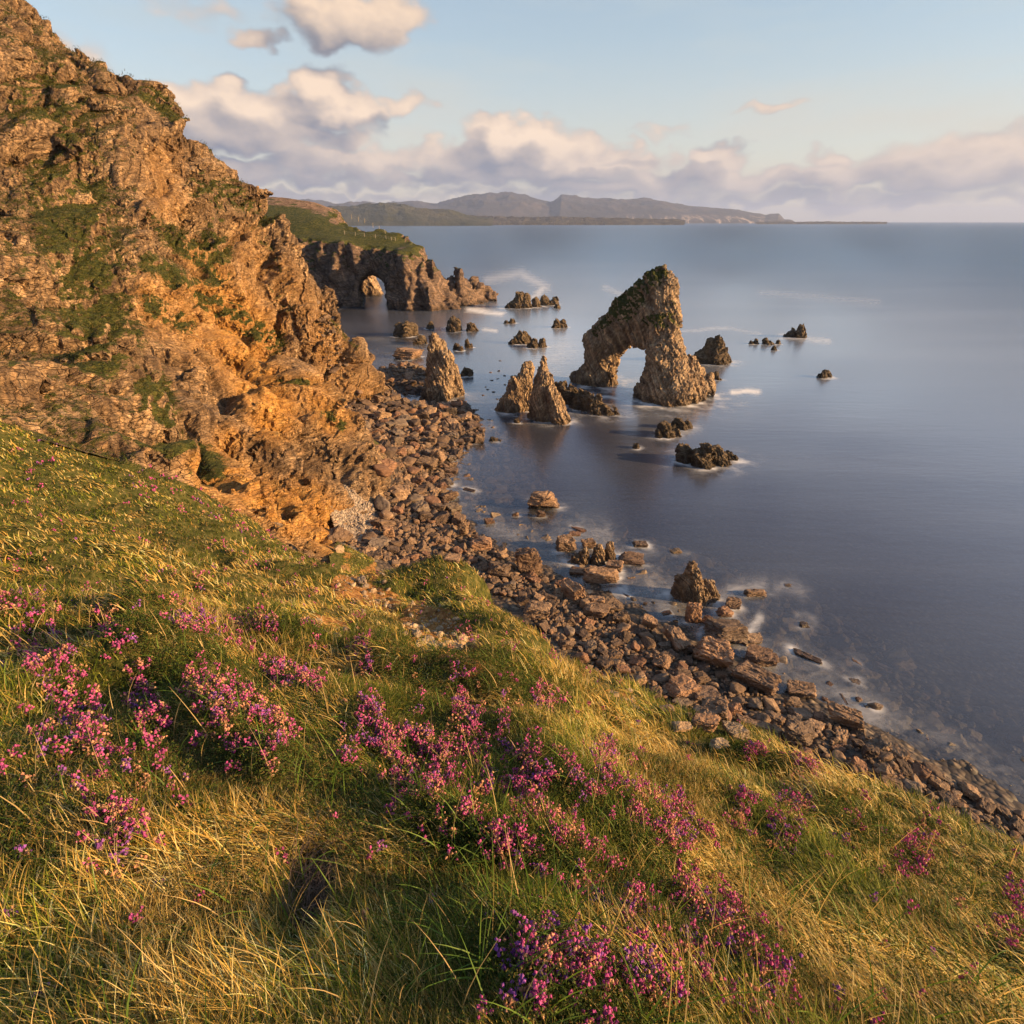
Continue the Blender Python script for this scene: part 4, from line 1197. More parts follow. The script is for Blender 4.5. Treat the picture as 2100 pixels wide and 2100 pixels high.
# ------------------------------------------------------------------ boulders
def boulder_material(name, cols, sc=1.0, single=None):
    m, t, out = material(name)
    tc = t.new('ShaderNodeTexCoord'); gm = t.new('ShaderNodeNewGeometry')
    oi = t.new('ShaderNodeObjectInfo')
    P = t.vmath('ADD', tc.outputs['Object'], t.vmath('SCALE', oi.outputs['Location'], scale=.37))
    tone = t.attr('tone')
    rnd = t.math('FRACT', t.math('ADD', oi.outputs['Random'], tone))
    n1 = t.noise(P, 1.3 * sc, 5, .65)
    sv = t.mapping(t.mapping(P, (1, 1, 1), (.3, .2, .4)), (1.0, 1.4, 6.0))
    n2 = t.noise(sv, 1.6 * sc, 5, .65, .4)
    n3 = t.noise(P, 11 * sc, 4, .6)
    c = t.ramp(t.math('ADD', t.math('MULTIPLY', n1, .45), t.math('MULTIPLY', n2, .55)), [(.32, cols[0]), (.46, cols[1]), (.58, cols[2]), (.72, cols[3])])
    c = t.mix(t.mrange(n3, .4, .7, 0, .5), c, t.mix(1.0, c, (.45, .43, .42), 'MULTIPLY'))
    tint = t.ramp(rnd, [(0.0, (.60, .54, .52)), (.3, (.75, .71, .69)), (.55, (.86, .76, .66)), (.8, (1.15, 1.03, .90)), (1.0, (.95, .70, .58))] if not single else [(0, tuple(q_ * .85 for q_ in single)), (1, tuple(q_ * 1.15 for q_ in single))])
    c = t.mix(1.0, c, tint, 'MULTIPLY')
    sp = t.new('ShaderNodeSeparateXYZ'); t.l.new(gm.outputs['Position'], sp.inputs[0])
    wet = t.mrange(t.math('ADD', sp.outputs[2], t.math('MULTIPLY', n1, .8)), .5, 1.5, 1, 0)
    c = t.mix(t.math('MULTIPLY', wet, .62), c, t.mix(1.0, c, (.28, .25, .24), 'MULTIPLY'))
    h = t.math('ADD', t.math('MULTIPLY', n2, 1.0), t.math('MULTIPLY', n3, .3))
    principled(t, out, c, t.mrange(wet, 0, 1, .85, .38), t.bump(h, .9, .10), .3)
    return m
BC = [(.07, .052, .042), (.17, .125, .095), (.27, .205, .155), (.42, .33, .25)]
M_bldr = boulder_material('boulder_stone', BC)
M_tone = {'dark': boulder_material('dark_stone', BC, 1, (.45, .41, .41)), 'grey': boulder_material('grey_stone', BC, 1, (.74, .75, .77)), 'brown': boulder_material('brown_stone', BC, 1, (.74, .65, .58)), 'tan': boulder_material('tan_stone', BC, 1, (1.35, 1.18, .98)), 'reddish': boulder_material('reddish_stone', BC, 1, (1.0, .74, .62))}
M_slab = boulder_material('slab_stone', [(.10, .072, .055), (.24, .17, .125), (.38, .275, .20), (.56, .44, .33)], .6)
M_palestone = boulder_material('pale_stone', [(.20, .155, .11), (.36, .29, .21), (.48, .40, .30), (.62, .55, .45)], 1.2)
M_pebble = boulder_material('pebble_stone', [(.16, .14, .12), (.34, .30, .26), (.50, .46, .41), (.68, .64, .58)], 2.0)

def ico(sub):
    bm = bmesh.new()
    bmesh.ops.create_icosphere(bm, subdivisions=sub, radius=1)
    v = np.array([q.co[:] for q in bm.verts])
    f = np.array([[w.index for w in q.verts] for q in bm.faces])
    bm.free()
    return v, f
ICO = {k: ico(k) for k in (1, 2, 3, 4, 5)}
def boulder_geo(seed, kind='angular', sub=4, dims=(1, .8, .6), rough=1.0):
    """kind: angular, slab, round; returns vertices in a box of about +-dims"""
    rg = np.random.default_rng(seed)
    d, f = ICO[sub]
    if kind == 'round':
        npl, h0, h1, soft = 16, .84, 1.0, 14
    elif kind == 'slab':
        npl, h0, h1, soft = 4, .92, 1.08, 60
    else:
        npl, h0, h1, soft = 7, .80, 1.0, 50
    nn = rg.normal(size=(npl, 3)); nn /= np.linalg.norm(nn, axis=1)[:, None]
    hh_ = rg.uniform(h0, h1, npl)
    if kind != 'round':
        R_ = np.array(Euler(rg.uniform(-.28, .28, 3)).to_matrix())
        ax = np.concatenate([np.eye(3), -np.eye(3)]) @ R_
        ax = ax + rg.normal(size=ax.shape) * (.10 if kind == 'slab' else .2); ax /= np.linalg.norm(ax, axis=1)[:, None]
        nn = np.concatenate([nn, ax]); hh_ = np.concatenate([hh_, rg.uniform(.62, .80, 6)])
    cosv = np.clip(d @ nn.T, 1e-3, None)
    q = hh_ / cosv
    r = -np.log(np.exp(-soft * np.minimum(q, 3)).sum(1)) / soft
    r = np.clip(r, .2, 1.6)
    v = d * r[:, None]
    n = vnormals(v, f)
    if sub >= 3:
        amp = {'round': .35, 'slab': .9, 'angular': .8}[kind] * rough
        off = rg.uniform(0, 50, 3)
        st = tuple(rg.uniform(-12, 12, 3))
        v = v + n * (rockdisp(v + off, .8, st) * amp)[:, None]
        if kind == 'slab':
            z = v[:, 2] * 7 + noise3(v * 2 + off) * 1.4
            v = v + n * (np.where((z % 1) < .25, -.035, .012) * np.abs(n[:, 2] < .6))[:, None]
    v = v / np.abs(v).max(0) * np.array(dims)
    return v, f

def place_boulder(name, label, cat, px0, py0, px1, py1, kind='angular', seed=0, mat=None, sub=5, yaw=None, tilt=0, thick=None, group=None, sink=.14, dy=0):
    """a boulder seen in the photograph between these corners"""
    cx = (px0 + px1) / 2
    p, k = hit(cx, py1 - 0.12 * (py1 - py0))
    w = 1.1 * (px1 - px0) * k / F
    hpx = (py1 - py0) * k / F
    dn = math.atan2(-(ray(cx, py1)[2]), ray(cx, py1)[1])
    dep = w * .8 if thick is None else thick * w
    hz_ = (hpx - .62 * dep * math.sin(dn)) / math.cos(dn)
    hz_ = max(hz_, .34 * w)
    c = p + np.array([0, dep * .42, 0])
    v, f = boulder_geo(seed, kind, sub, (w * .52, dep * .5, hz_ * .62))
    v = v @ rotm(tilt, 0, 0).T if tilt else v
    if yaw:
        v = v @ rotm(0, 0, yaw).T
    zc = max(float(ground_h([c[0]], [c[1]])[0]), -.35) + hz_ * (.62 - sink)
    me = mesh_np(name, v, f, mat or M_bldr, kind == 'round', {'tone': np.zeros(len(v))})
    return link(name, me, label, cat, group=group, loc=(c[0], c[1], zc))
def place_slab(name, label, cat, ax_, ay_, bx_, by_, wpx, hpx, seed, mat=None, roll=0, pitch=0, sink=.08, group=None, sub=5):
    a, ka = hit(ax_, ay_); b, kb = hit(bx_, by_)
    k = (ka + kb) / 2
    L_ = np.hypot(*(b - a)[:2])
    yaw = math.degrees(math.atan2(b[1] - a[1], b[0] - a[0]))
    w, h_ = wpx * k / F, 1.25 * hpx * k / F
    v, f = boulder_geo(seed, 'slab', sub, (L_ * .53, w * .55, h_ * .6))
    v = v @ rotm(roll, pitch, 0).T @ rotm(0, 0, yaw).T
    c = (a + b) / 2
    gz_ = float(ground_h([c[0]], [c[1]])[0])
    me = mesh_np(name, v, f, mat or M_slab, False, {'tone': np.zeros(len(v))})
    return link(name, me, label, cat, group=group, loc=(c[0], c[1] + w * .2, max(gz_, -.3) + h_ * (.6 - sink)))

HAND = [
    # name, kind, box, seed, label, material, options
    ('boulder', 'angular', (1080, 1006, 1146, 1056), 1, 'flat topped golden slab balanced on a small pillar in the shallows', 'slab', dict(thick=.7, sink=.1)),
    ('boulder', 'angular', (1100, 1046, 1118, 1066), 2, 'stubby dark pillar rock under the balanced golden slab', 'slab', {}),
    ('boulder', 'round', (1051, 1049, 1068, 1064), 3, 'small round dark stone in the water beside the balanced slab', 'b', {}),
    ('boulder', 'slab', (1168, 1092, 1192, 1103), 5, 'dark slab in white foam, seaward end of the jagged group', 'slab', {}),
    ('boulder', 'slab', (1194, 1106, 1226, 1132), 6, 'block with a grooved grey top and orange side in the jagged group', 'slab', {}),
    ('boulder', 'angular', (1140, 1096, 1181, 1140), 7, 'tilted dark block with a golden lower edge, shoreward side of the jagged group', 'slab', {}),
    ('boulder', 'angular', (1268, 1134, 1321, 1166), 9, 'big ridged brown block with foam behind it, nearest open water in the jagged group', 'slab', {}),
    ('boulder', 'slab', (1244, 1151, 1282, 1180), 10, 'leaning slab with a bright edge between the jagged group and the square block', 'slab', {}),
    ('boulder', 'angular', (1198, 1164, 1272, 1206), 11, 'large square brown block with a cracked flat top', 'slab', dict(thick=.6)),
    ('boulder', 'slab', (1168, 1162, 1206, 1185), 12, 'layered brown slab leaning behind the large square block', 'slab', {}),
    ('boulder', 'angular', (1201, 1220, 1237, 1249), 14, 'striped grey layered boulder below the large square block', 'slab', {}),
    ('boulder', 'angular', (1229, 1229, 1279, 1258), 15, 'dark brown boulder right of the striped one', 'b', {}),
    ('boulder', 'angular', (1200, 1246, 1251, 1275), 16, 'smooth flat topped brown boulder in front of the striped one', 'b', {}),
    ('boulder', 'angular', (1258, 1255, 1296, 1288), 17, 'golden ragged boulder at the water edge above the long dark slab', 'b', {}),
    ('boulder', 'angular', (1196, 1279, 1222, 1305), 18, 'upright faceted brown boulder standing on flat bedrock', 'b', {}),
    ('boulder', 'angular', (1159, 1266, 1181, 1286), 19, 'small blocky boulder left of the upright faceted one', 'b', {}),
    ('boulder', 'angular', (1075, 1235, 1131, 1276), 20, 'large sloping boulder against the foot of the grassy mound', 'b', {}),
    ('boulder', 'slab', (1300, 1112, 1330, 1127), 21, 'low stone with a thin white wash, just off the jagged group', 'b', {}),
    ('boulder', 'angular', (1059, 1128, 1111, 1188), 22, 'tall square shouldered brown boulder at the end of the mound shore', 'slab', {}),
    ('boulder', 'angular', (996, 1155, 1046, 1190), 23, 'broad split boulder close behind the grassy mound', 'b', {}),
    ('boulder', 'angular', (967, 1104, 1011, 1136), 24, 'reddish sharp ended boulder left of the tall square shouldered one', 'slab', {}),
    ('boulder', 'slab', (906, 1139, 945, 1158), 25, 'wide flat reddish boulder behind the mound', 'slab', {}),
    ('boulder', 'slab', (891, 1104, 919, 1122), 26, 'two part reddish slab between the mound and the weedy gravel', 'slab', {}),
    ('boulder', 'slab', (785, 1082, 808, 1106), 27, 'dark leaning slab amid green weed next to the white pebbles', 'slab', {}),
    ('boulder', 'angular', (852, 938, 895, 970), 28, 'large wedge boulder at the middle of the boulder beach, darker of two', 'b', {}),
    ('boulder', 'angular', (875, 926, 910, 962), 29, 'large ribbed boulder at the middle of the boulder beach, lighter of two', 'slab', {}),
    ('boulder', 'slab', (911, 959, 939, 976), 30, 'boat shaped boulder at the water line below the ribbed one', 'b', {}),
    ('boulder', 'angular', (968, 887, 995, 914), 31, 'cube like golden boulder at the water edge of the boulder beach', 'b', {}),
    ('boulder', 'angular', (873, 897, 896, 917), 32, 'round shouldered pale boulder in the upper boulder beach', 'b', {}),
    ('boulder', 'angular', (883, 1030, 915, 1053), 33, 'dark boulder with a golden corner beside the weedy gravel pool', 'b', {}),
    ('boulder', 'slab', (993, 1064, 1016, 1080), 34, 'pitted red stone alone in the shallows', 'b', {}),
    ('boulder', 'slab', (1002, 899, 1021, 908), 35, 'thin flat stone lying in the water beyond the cube like boulder', 'b', {}),
    ('boulder', 'angular', (847, 842, 880, 864), 36, 'big smooth grey boulder at the top of the boulder beach', 'b', {}),
    ('boulder', 'slab', (803, 715, 862, 742), 37, 'ribbed pale slab on the small beach behind the leaning stack', 'slab', {}),
    ('boulder', 'angular', (1408, 1242, 1439, 1288), 40, 'upright golden edged boulder shoreward of the jagged pyramid rock', 'slab', {}),
    ('boulder', 'angular', (1432, 1216, 1476, 1243), 41, 'dark wedge slab leaning on the jagged pyramid rock', 'slab', {}),
    ('boulder', 'angular', (1489, 1221, 1522, 1256), 42, 'dark block with a golden face right of the jagged pyramid rock', 'slab', {}),
    ('boulder', 'slab', (1530, 1210, 1575, 1229), 43, 'long flat topped block edged with foam in open water', 'slab', dict(thick=.4)),
    ('boulder', 'angular', (1472, 1245, 1506, 1272), 44, 'tilted square slab just above the big rounded boulder', 'slab', {}),
    ('boulder', 'angular', (1441, 1265, 1469, 1289), 45, 'cracked dark stone between the golden edged and the tilted slab', 'b', {}),
    ('boulder', 'angular', (1455, 1268, 1535, 1331), 46, 'biggest rounded faceted boulder standing in the shallows', 'b', {}),
    ('boulder', 'angular', (1522, 1300, 1566, 1327), 47, 'pale yellow faceted stone right of the biggest boulder', 'p', {}),
    ('boulder', 'angular', (1535, 1332, 1597, 1376), 48, 'dark two humped boulder in the shallows below the pale stone', 'b', {}),
    ('boulder', 'angular', (1335, 1346, 1381, 1380), 51, 'grey brown rounded boulder on the near beach', 'b', {}),
    ('boulder', 'angular', (1364, 1408, 1437, 1447), 52, 'long tapering flat boulder on the near beach, bright end to the sea', 'slab', {}),
    ('boulder', 'angular', (1424, 1408, 1478, 1446), 53, 'grey slab leaning behind the ringed boulder', 'slab', {}),
    ('boulder', 'angular', (1436, 1433, 1501, 1491), 54, 'rounded boulder with curved layers and a brown end face', 'slab', {}),
    ('boulder', 'angular', (1491, 1488, 1539, 1526), 56, 'pale square cut boulder at the foot of the flowering slope', 'p', {}),
    ('boulder', 'angular', (1609, 1484, 1678, 1540), 57, 'large dark cracked boulder at the foot of the slope', 'b', {}),
    ('boulder', 'slab', (1622, 1412, 1674, 1434), 58, 'black ribbed stone at the water line', 'slab', {}),
    ('boulder', 'angular', (1612, 1433, 1646, 1455), 59, 'black knobbly stone at the water line', 'b', {}),
    ('boulder', 'slab', (1629, 1463, 1672, 1484), 60, 'banded oblong boulder near the ribbed stone', 'slab', {}),
    ('boulder', 'angular', (1358, 1442, 1391, 1465), 61, 'square ended boulder close under the grass edge', 'slab', {}),
    ('boulder', 'slab', (1747, 1395, 1771, 1408), 62, 'small brown boulder out in the shallows at the right', 'b', {}),
    ('boulder', 'slab', (1408, 1462, 1420, 1474), 63, 'small brown wedge by the long dark slab under the grass', 'b', {}),
    ('boulder', 'angular', (1460, 1518, 1500, 1540), 64, 'pale stone half buried at the grass edge', 'p', {}),
    ('boulder', 'angular', (1380, 1486, 1420, 1510), 65, 'pale pointed stone poking from the turf edge', 'p', {}),
    ('boulder', 'round', (1785, 1438, 1812, 1462), 66, 'dark stone in the wash beyond the long dark ridge boulder', 'b', {}),
    ('boulder', 'round', (900, 1118, 925, 1134), 67, 'small round stone in front of the two part reddish slab', 'b', {}),
    ('boulder', 'angular', (940, 1075, 960, 1105), 68, 'upright dark stone at the pool by the reddish sharp ended boulder', 'b', {}),
    ('boulder', 'slab', (1381, 1095, 1404, 1112) if False else (1378, 1128, 1404, 1140), 69, 'low yellowish stone awash beyond the jagged group', 'p', {}),
    ('boulder', 'slab', (1609, 1198, 1629, 1208), 70, 'tiny golden stone with foam far out from the jagged pyramid', 'b', {}),
]
mm = {'b': M_bldr, 'slab': M_slab, 'p': M_palestone}
for nm, kd, box, sd_, lab, mk, opt in HAND:
    place_boulder(nm, lab, 'boulder', *box, kind=kd, seed=100 + sd_, mat=mm[mk], **opt)
for args in [
    ('boulder', 'long brown slab with a flaking top, shoreward of the two great slabs', 'boulder', 1420, 1350, 1508, 1382, 56, 34, 201),
    ('boulder', 'longest dark slab with a ragged bright top edge on the near beach', 'boulder', 1502, 1392, 1598, 1432, 52, 34, 202),
    ('boulder', 'smooth slanting slab above the great slabs, wedge end to the sea', 'boulder', 1366, 1308, 1408, 1350, 34, 24, 203),
    ('boulder', 'long dark slab at the water edge below the ragged golden boulder', 'boulder', 1310, 1276, 1352, 1292, 24, 16, 204),
    ('boulder', 'dark rough slab under the edge of the flowering turf', 'boulder', 1415, 1482, 1475, 1506, 30, 22, 205),
    ('boulder', 'long dark ridge boulder running down beside the ringed boulder', 'boulder', 1505, 1484, 1592, 1514, 28, 20, 206),
    ('boulder', 'long layered dark ridge boulder at the right end of the beach', 'boulder', 1692, 1476, 1776, 1508, 40, 28, 207),
    ('boulder', 'thin ribbed slab awash in the clear shallows', 'boulder', 1622, 1336, 1692, 1368, 20, 9, 208),
    ('boulder', 'small slab awash seaward of the thin ribbed slab', 'boulder', 1742, 1352, 1774, 1370, 14, 6, 209),
    ('boulder', 'steep brown slab on the shore between the square block and the grass mound', 'boulder', 1156, 1212, 1192, 1244, 34, 24, 210),
    ('boulder', 'pale thin slab in the foam beside the jagged group', 'boulder', 1173, 1084, 1206, 1096, 14, 6, 211),
    ('boulder', 'narrow pale stone lying in foam below the square block', 'boulder', 1272, 1218, 1294, 1229, 7, 5, 212),
    ('boulder', 'reddish pointed slab thrusting towards the pitted red stone', 'boulder', 975, 1108, 1008, 1130, 16, 12, 213),
    ('boulder', 'narrow brown stone in the wash near the right edge', 'boulder', 1722, 1424, 1738, 1450, 9, 7, 214),
    ('boulder', 'flat dark ledge stone off the middle of the shore', 'boulder', 950, 1005, 975, 1012, 10, 6, 216),
]:
    place_slab(*args)
# jagged rocks in the near shallows
me, c = sdf_rock(cones([(1402, 1234, 24, 1418, 1158, 8), (1436, 1238, 22, 1426, 1176, 10), (1460, 1232, 18, 1452, 1200, 12), (1392, 1228, 18, 1396, 1188, 12)]), .09, mat=M_stack, name='rock', strata=(8, 70, 30), disp=1.2, rough=.85, blocks=1.3)
link('rock', me, 'jagged pyramid shaped rock in the near shallows with golden ribs', 'rock', loc=c)
me, c = sdf_rock(cones([(1195, 1160, 18, 1200, 1128, 8), (1225, 1160, 20, 1228, 1122, 8), (1252, 1152, 14, 1250, 1116, 6), (1180, 1158, 14, 1182, 1142, 8)]), .09, mat=M_stack, name='rock', strata=(8, 70, 30), disp=1.2, rough=.85, blocks=1.3)
link('rock', me, 'dark jagged rock in the middle of the group off the mound', 'rock', loc=c)

# boulder field
TPL = {}
for kd in ('angular', 'slab', 'round'):
    for i in range(6):
        TPL[kd, i] = boulder_geo(900 + i * 7 + len(kd), kd, 4, (1, .72 + .04 * i, (.42 if kd == 'slab' else .62)))
BEACH = np.array([(648, 792), (700, 818), (760, 842), (800, 828), (880, 826), (955, 808), (990, 868), (948, 930), (925, 960), (925, 1010), (965, 1065), (1012, 1108), (1130, 1168), (1260, 1236), (1400, 1306), (1500, 1350), (1560, 1405), (1700, 1455), (1800, 1505), (2100, 1655),
                  (2100, 1720), (1800, 1625), (1600, 1545), (1400, 1500), (1250, 1430), (1150, 1345), (1050, 1240), (950, 1185), (860, 1190), (780, 1190), (700, 1150), (735, 1120), (785, 1060), (782, 960), (750, 900), (700, 850)], float)
BEACH2 = np.array([(690, 692), (760, 702), (805, 712), (870, 748), (872, 800), (840, 824), (800, 826), (755, 770)], float)
PATCH = np.array([(668, 1052), (705, 1022), (765, 1035), (770, 1080), (740, 1115), (705, 1112)], float)
BW = np.array([at_z(a, b, 1.5)[:2] for a, b in BEACH])
BW2 = np.array([at_z(a, b, 1.0)[:2] for a, b in BEACH2])
PW_ = np.array([at_z(a, b, 3)[:2] for a, b in PATCH])
def sample_poly(poly, n, rg):
    lo_, hi_ = poly.min(0), poly.max(0)
    out = []
    k = 0
    while k < n:
        q = rg.uniform(lo_, hi_, (n * 3, 2))
        q = q[in_poly(q[:, 0], q[:, 1], poly)]
        out.append(q); k += len(q)
    return np.concatenate(out)[:n]
rg = np.random.default_rng(77)
cand = np.concatenate([sample_poly(BW, 5200, rg), sample_poly(BW2, 1100, rg)])
size = np.clip(np.exp(rg.normal(-.62, .55, len(cand))), .24, 1.7)
inpatch = in_poly(cand[:, 0], cand[:, 1], PW_)
size = np.where(inpatch, size * .3, size)
_cx, _cy, _ = project(np.concatenate([cand, np.full((len(cand), 1), 1.5)], 1))
size = np.where((_cx > 1120) | ((_cy > 1060) & (_cx > 800)), np.minimum(size * .74, .85), size)
order = np.argsort(-size)
cand, size = cand[order], size[order]
# keep clear of the rocks already placed
occ, occr = [], []
for o in list(COL.objects):
    if o.type == 'MESH' and o.get('category') in ('boulder', 'sea stack') and o.parent is None:
        n_ = len(o.data.vertices)
        co = np.empty(n_ * 3, np.float32); o.data.vertices.foreach_get('co', co); co = co.reshape(-1, 3)
        for q_ in co[:: max(len(co) // 40, 1)]:
            occ.append((o.location.x + q_[0], o.location.y + q_[1])); occr.append(.12)
occ, occr = np.array(occ), np.array(occr)
kept, kr = [], []
cellsz = 1.4
gridh = {}
for p, s_ in zip(cand, size):
    if (np.hypot(occ[:, 0] - p[0], occ[:, 1] - p[1]) < occr + s_ * .45).any():
        continue
    gi_ = (int(p[0] // cellsz), int(p[1] // cellsz))
    ok = True
    for a in (-2, -1, 0, 1, 2):
        for b in (-2, -1, 0, 1, 2):
            for q, r_ in gridh.get((gi_[0] + a, gi_[1] + b), ()):
                if math.hypot(q[0] - p[0], q[1] - p[1]) < (r_ + s_) * .66:
                    ok = False; break
            if not ok: break
        if not ok: break
    if ok:
        gridh.setdefault(gi_, []).append((p, s_))
        kept.append(p); kr.append(s_)
kept, kr = np.array(kept), np.array(kr)
kz = ground_h(kept[:, 0], kept[:, 1])
pos = np.stack([kept[:, 0], kept[:, 1], kz + kr * .22], 1)
ppx, ppy, dep = project(pos)
show = kr / dep * ((ppx > -20) & (ppx < 2120))
order = np.argsort(-show)
tmesh = {}
def tmpl(kd, i, mat):
    if (kd, i, mat.name) not in tmesh:
        v, f = TPL[kd, i]
        tmesh[kd, i, mat.name] = mesh_np('boulder', v, f, mat, kd == 'round', {'tone': np.zeros(len(v))})
    return tmesh[kd, i, mat.name]
ZONES = [((1700, 1800), 'where the beach runs out at the right'), ((1560, 1700), 'among dark wet stones beside the large cracked boulder'), ((1400, 1560), 'between the two great slabs and the flowering turf'),
         ((1250, 1400), 'on the shore near the smooth slanting slab'), ((1120, 1250), 'on flat bedrock near the upright faceted boulder'), ((1000, 1120), 'packed around the tall square shouldered boulder'), ((0, 1000), 'behind the grassy mound')]
def zone_words(px, py):
    if px > 1810: return 'on the shore beyond the long layered ridge boulder'
    if py < 760: return 'on the small beach behind the leaning stack'
    if py < 830: return 'at the foot of the leaning beach stack'
    if py < 880: return 'at the top of the boulder beach under the far spur'
    if py < 930: return 'in the upper boulder beach near the cube like boulder'
    if py < 990: return 'in the boulder beach around the wedge boulder'
    if py < 1060 and px < 1000: return 'near the weedy gravel beside the white pebbles'
    if py < 1120 and px < 1050: return 'between the reddish slabs and the water pool'
    for (a, b), w in ZONES:
        if a <= px < b: return w
    return 'close under the grassy mound'
SZ = ['large', 'middling', 'small']
used_lab = {}
NI = 215
for rank, i in enumerate(order[:NI]):
    szw = 'big' if kr[i] > .9 else 'middling' if kr[i] > .68 else 'small'
    zw = zone_words(ppx[i], ppy[i])
    for tr_ in range(40):
        kd = ('angular', 'angular', 'slab', 'round')[rg.integers(4)]
        vi = int(rg.integers(6))
        tw_ = ('dark', 'grey', 'brown', 'brown', 'tan', 'reddish')[rg.integers(6)]
        shp = {'angular': ['blocky', 'sharp cornered', 'wedge shaped'][vi % 3], 'slab': ['flat', 'slab like', 'bench shaped'][vi % 3], 'round': ['rounded', 'egg shaped', 'worn smooth'][vi % 3]}[kd]
        lab = f'{szw} {shp} {tw_} boulder {zw}'
        if lab not in used_lab:
            break
    used_lab[lab] = 1
    o = link('boulder', tmpl(kd, vi, M_tone[tw_]), loc=tuple(pos[i]), rot=(rg.uniform(-.3, .3), rg.uniform(-.3, .3), rg.uniform(0, 6.28)), scale=(kr[i] * .95, kr[i] * .95, kr[i] * rg.uniform(.75, 1.05)))
    o['label'] = lab; o['category'] = 'boulder'
    o['group'] = 'boulders lying ' + zw

def scatter_mesh(name, pos, scl, templates, mat, rgen, label, cat='stones', zs=1.0, tilt=.5, smooth=False):
    vs, fs, tn = [], [], []
    off = 0
    for i in range(len(pos)):
        v, f = templates[int(rgen.integers(len(templates)))]
        e = np.array(Euler((rgen.uniform(-tilt, tilt), rgen.uniform(-tilt, tilt), rgen.uniform(0, 6.28))).to_matrix())
        s_ = scl[i]
        vs.append((v * np.array([s_, s_, s_ * zs])) @ e.T + pos[i])
        fs.append(f + off); off += len(v)
        tn.append(np.full(len(v), rgen.random()))
    me = mesh_np(name, np.concatenate(vs), np.concatenate(fs), mat, smooth, {'tone': np.concatenate(tn)})
    return link(name, me, label, cat, kind='stuff')
TS = [boulder_geo(500 + i, ('angular', 'slab', 'round')[i % 3], 3, (1, .75, .55)) for i in range(12)]
TP = [boulder_geo(600 + i, ('angular', 'round', 'round')[i % 3], 2, (1, .8, .6)) for i in range(10)]
rest = order[NI:]
scatter_mesh('boulder_field', pos[rest], kr[rest] * .9, TS, M_bldr, rg, 'closely packed brown boulders covering the beach below the cliffs')
# cobbles in the gaps, stones on the sea bed, white pebbles
q = np.concatenate([sample_poly(BW, 9000, rg), sample_poly(BW2, 1500, rg)])
z = ground_h(q[:, 0], q[:, 1])
sc = np.clip(np.exp(rg.normal(-1.7, .4, len(q))), .08, .42)
scatter_mesh('cobbles', np.stack([q[:, 0], q[:, 1], z + sc * .3], 1), sc, TP, M_bldr, rg, 'small brown cobbles filling the gaps between the boulders')
q = sample_poly(PW_, 5200, rg)
z = ground_h(q[:, 0], q[:, 1])
sc = np.clip(np.exp(rg.normal(-2.2, .35, len(q))), .06, .25)
scatter_mesh('pebbles', np.stack([q[:, 0], q[:, 1], z + sc * .4], 1), sc, TP, M_pebble, rg, 'patch of pale pebbles at the foot of the orange cliff', 'pebbles')
SH = np.array([(930, 830), (1000, 860), (1100, 900), (1130, 1000), (1250, 1060), (1450, 1100), (1700, 1200), (1850, 1300), (2100, 1450), (2100, 1640), (1700, 1450), (1500, 1350), (1260, 1236), (1012, 1108), (925, 1010), (925, 960), (975, 880)], float)
q = sample_poly(np.array([at_z(a, b, 0)[:2] for a, b in SH]), 3600, rg)
z = ground_h(q[:, 0], q[:, 1])
keep = (z > -3.4) & (rg.random(len(z)) < .55)
q, z = q[keep], z[keep]
sc = np.clip(np.exp(rg.normal(-.75, .55, len(q))), .2, 1.5)
sc = np.minimum(sc, np.clip((-.12 - z) / .45, .12, 9))
scatter_mesh('sunken_stones', np.stack([q[:, 0], q[:, 1], z + sc * .05], 1), sc, TS, M_palestone, rg, 'blurred stones lying under the clear shallow water')
# stones just breaking the surface off the boulder beach
for k_, (a, b, w) in enumerate([(1011, 905, 12), (985, 872, 10), (1003, 862, 9), (1010, 878, 8), (962, 835, 8), (1020, 820, 7), (1035, 790, 7), (1008, 781, 8), (1020, 778, 6), (1035, 772, 6), (1000, 800, 7), (1012, 805, 8), (990, 812, 6), (996, 795, 5), (970, 850, 10), (978, 842, 9), (1026, 741, 7), (1022, 762, 7), (1006, 765, 6),
                                (1300, 1232, 14), (1322, 1240, 10), (1340, 1238, 8), (1366, 1260, 16), (1385, 1275, 14), (1345, 1300, 12), (1365, 1296, 12), (1285, 1296, 14), (1300, 1312, 18), (1700, 1405, 14), (1648, 1284, 20), (1760, 1436, 16), (1690, 1436, 12)]):
    p, kk = hit(a, b)
    s_ = w * kk / F * .6
    where_ = 'between the boulder beach and the twin spires' if b < 1000 else 'between the jagged pyramid and the near beach' if a < 1500 else 'in the shallows near the long ridge boulder'
    for tr_ in range(60):
        kd = ('angular', 'slab', 'round')[rg.integers(3)]
        vi = int(rg.integers(6)); tw_ = ('dark', 'grey', 'brown', 'reddish')[rg.integers(4)]
        shp = {'angular': ['blocky', 'sharp', 'wedge shaped'][vi % 3], 'slab': ['flat', 'slab like', 'thin'][vi % 3], 'round': ['round', 'egg shaped', 'smooth'][vi % 3]}[kd]
        lab = f'{shp} {tw_} stone just breaking the water {where_}'
        if lab not in used_lab:
            break
    used_lab[lab] = 1
    o = link('stone', tmpl(kd, vi, M_tone[tw_]), loc=(p[0], p[1], .02 - s_ * .12), rot=(.1, .1, k_ * 1.3), scale=(s_, s_, s_ * .8))
    o['label'] = lab
    o['category'] = 'stone'; o['group'] = 'small stones awash off the ' + ('boulder beach' if b < 1000 else 'near beach' if a < 1500 else 'long ridge boulder')

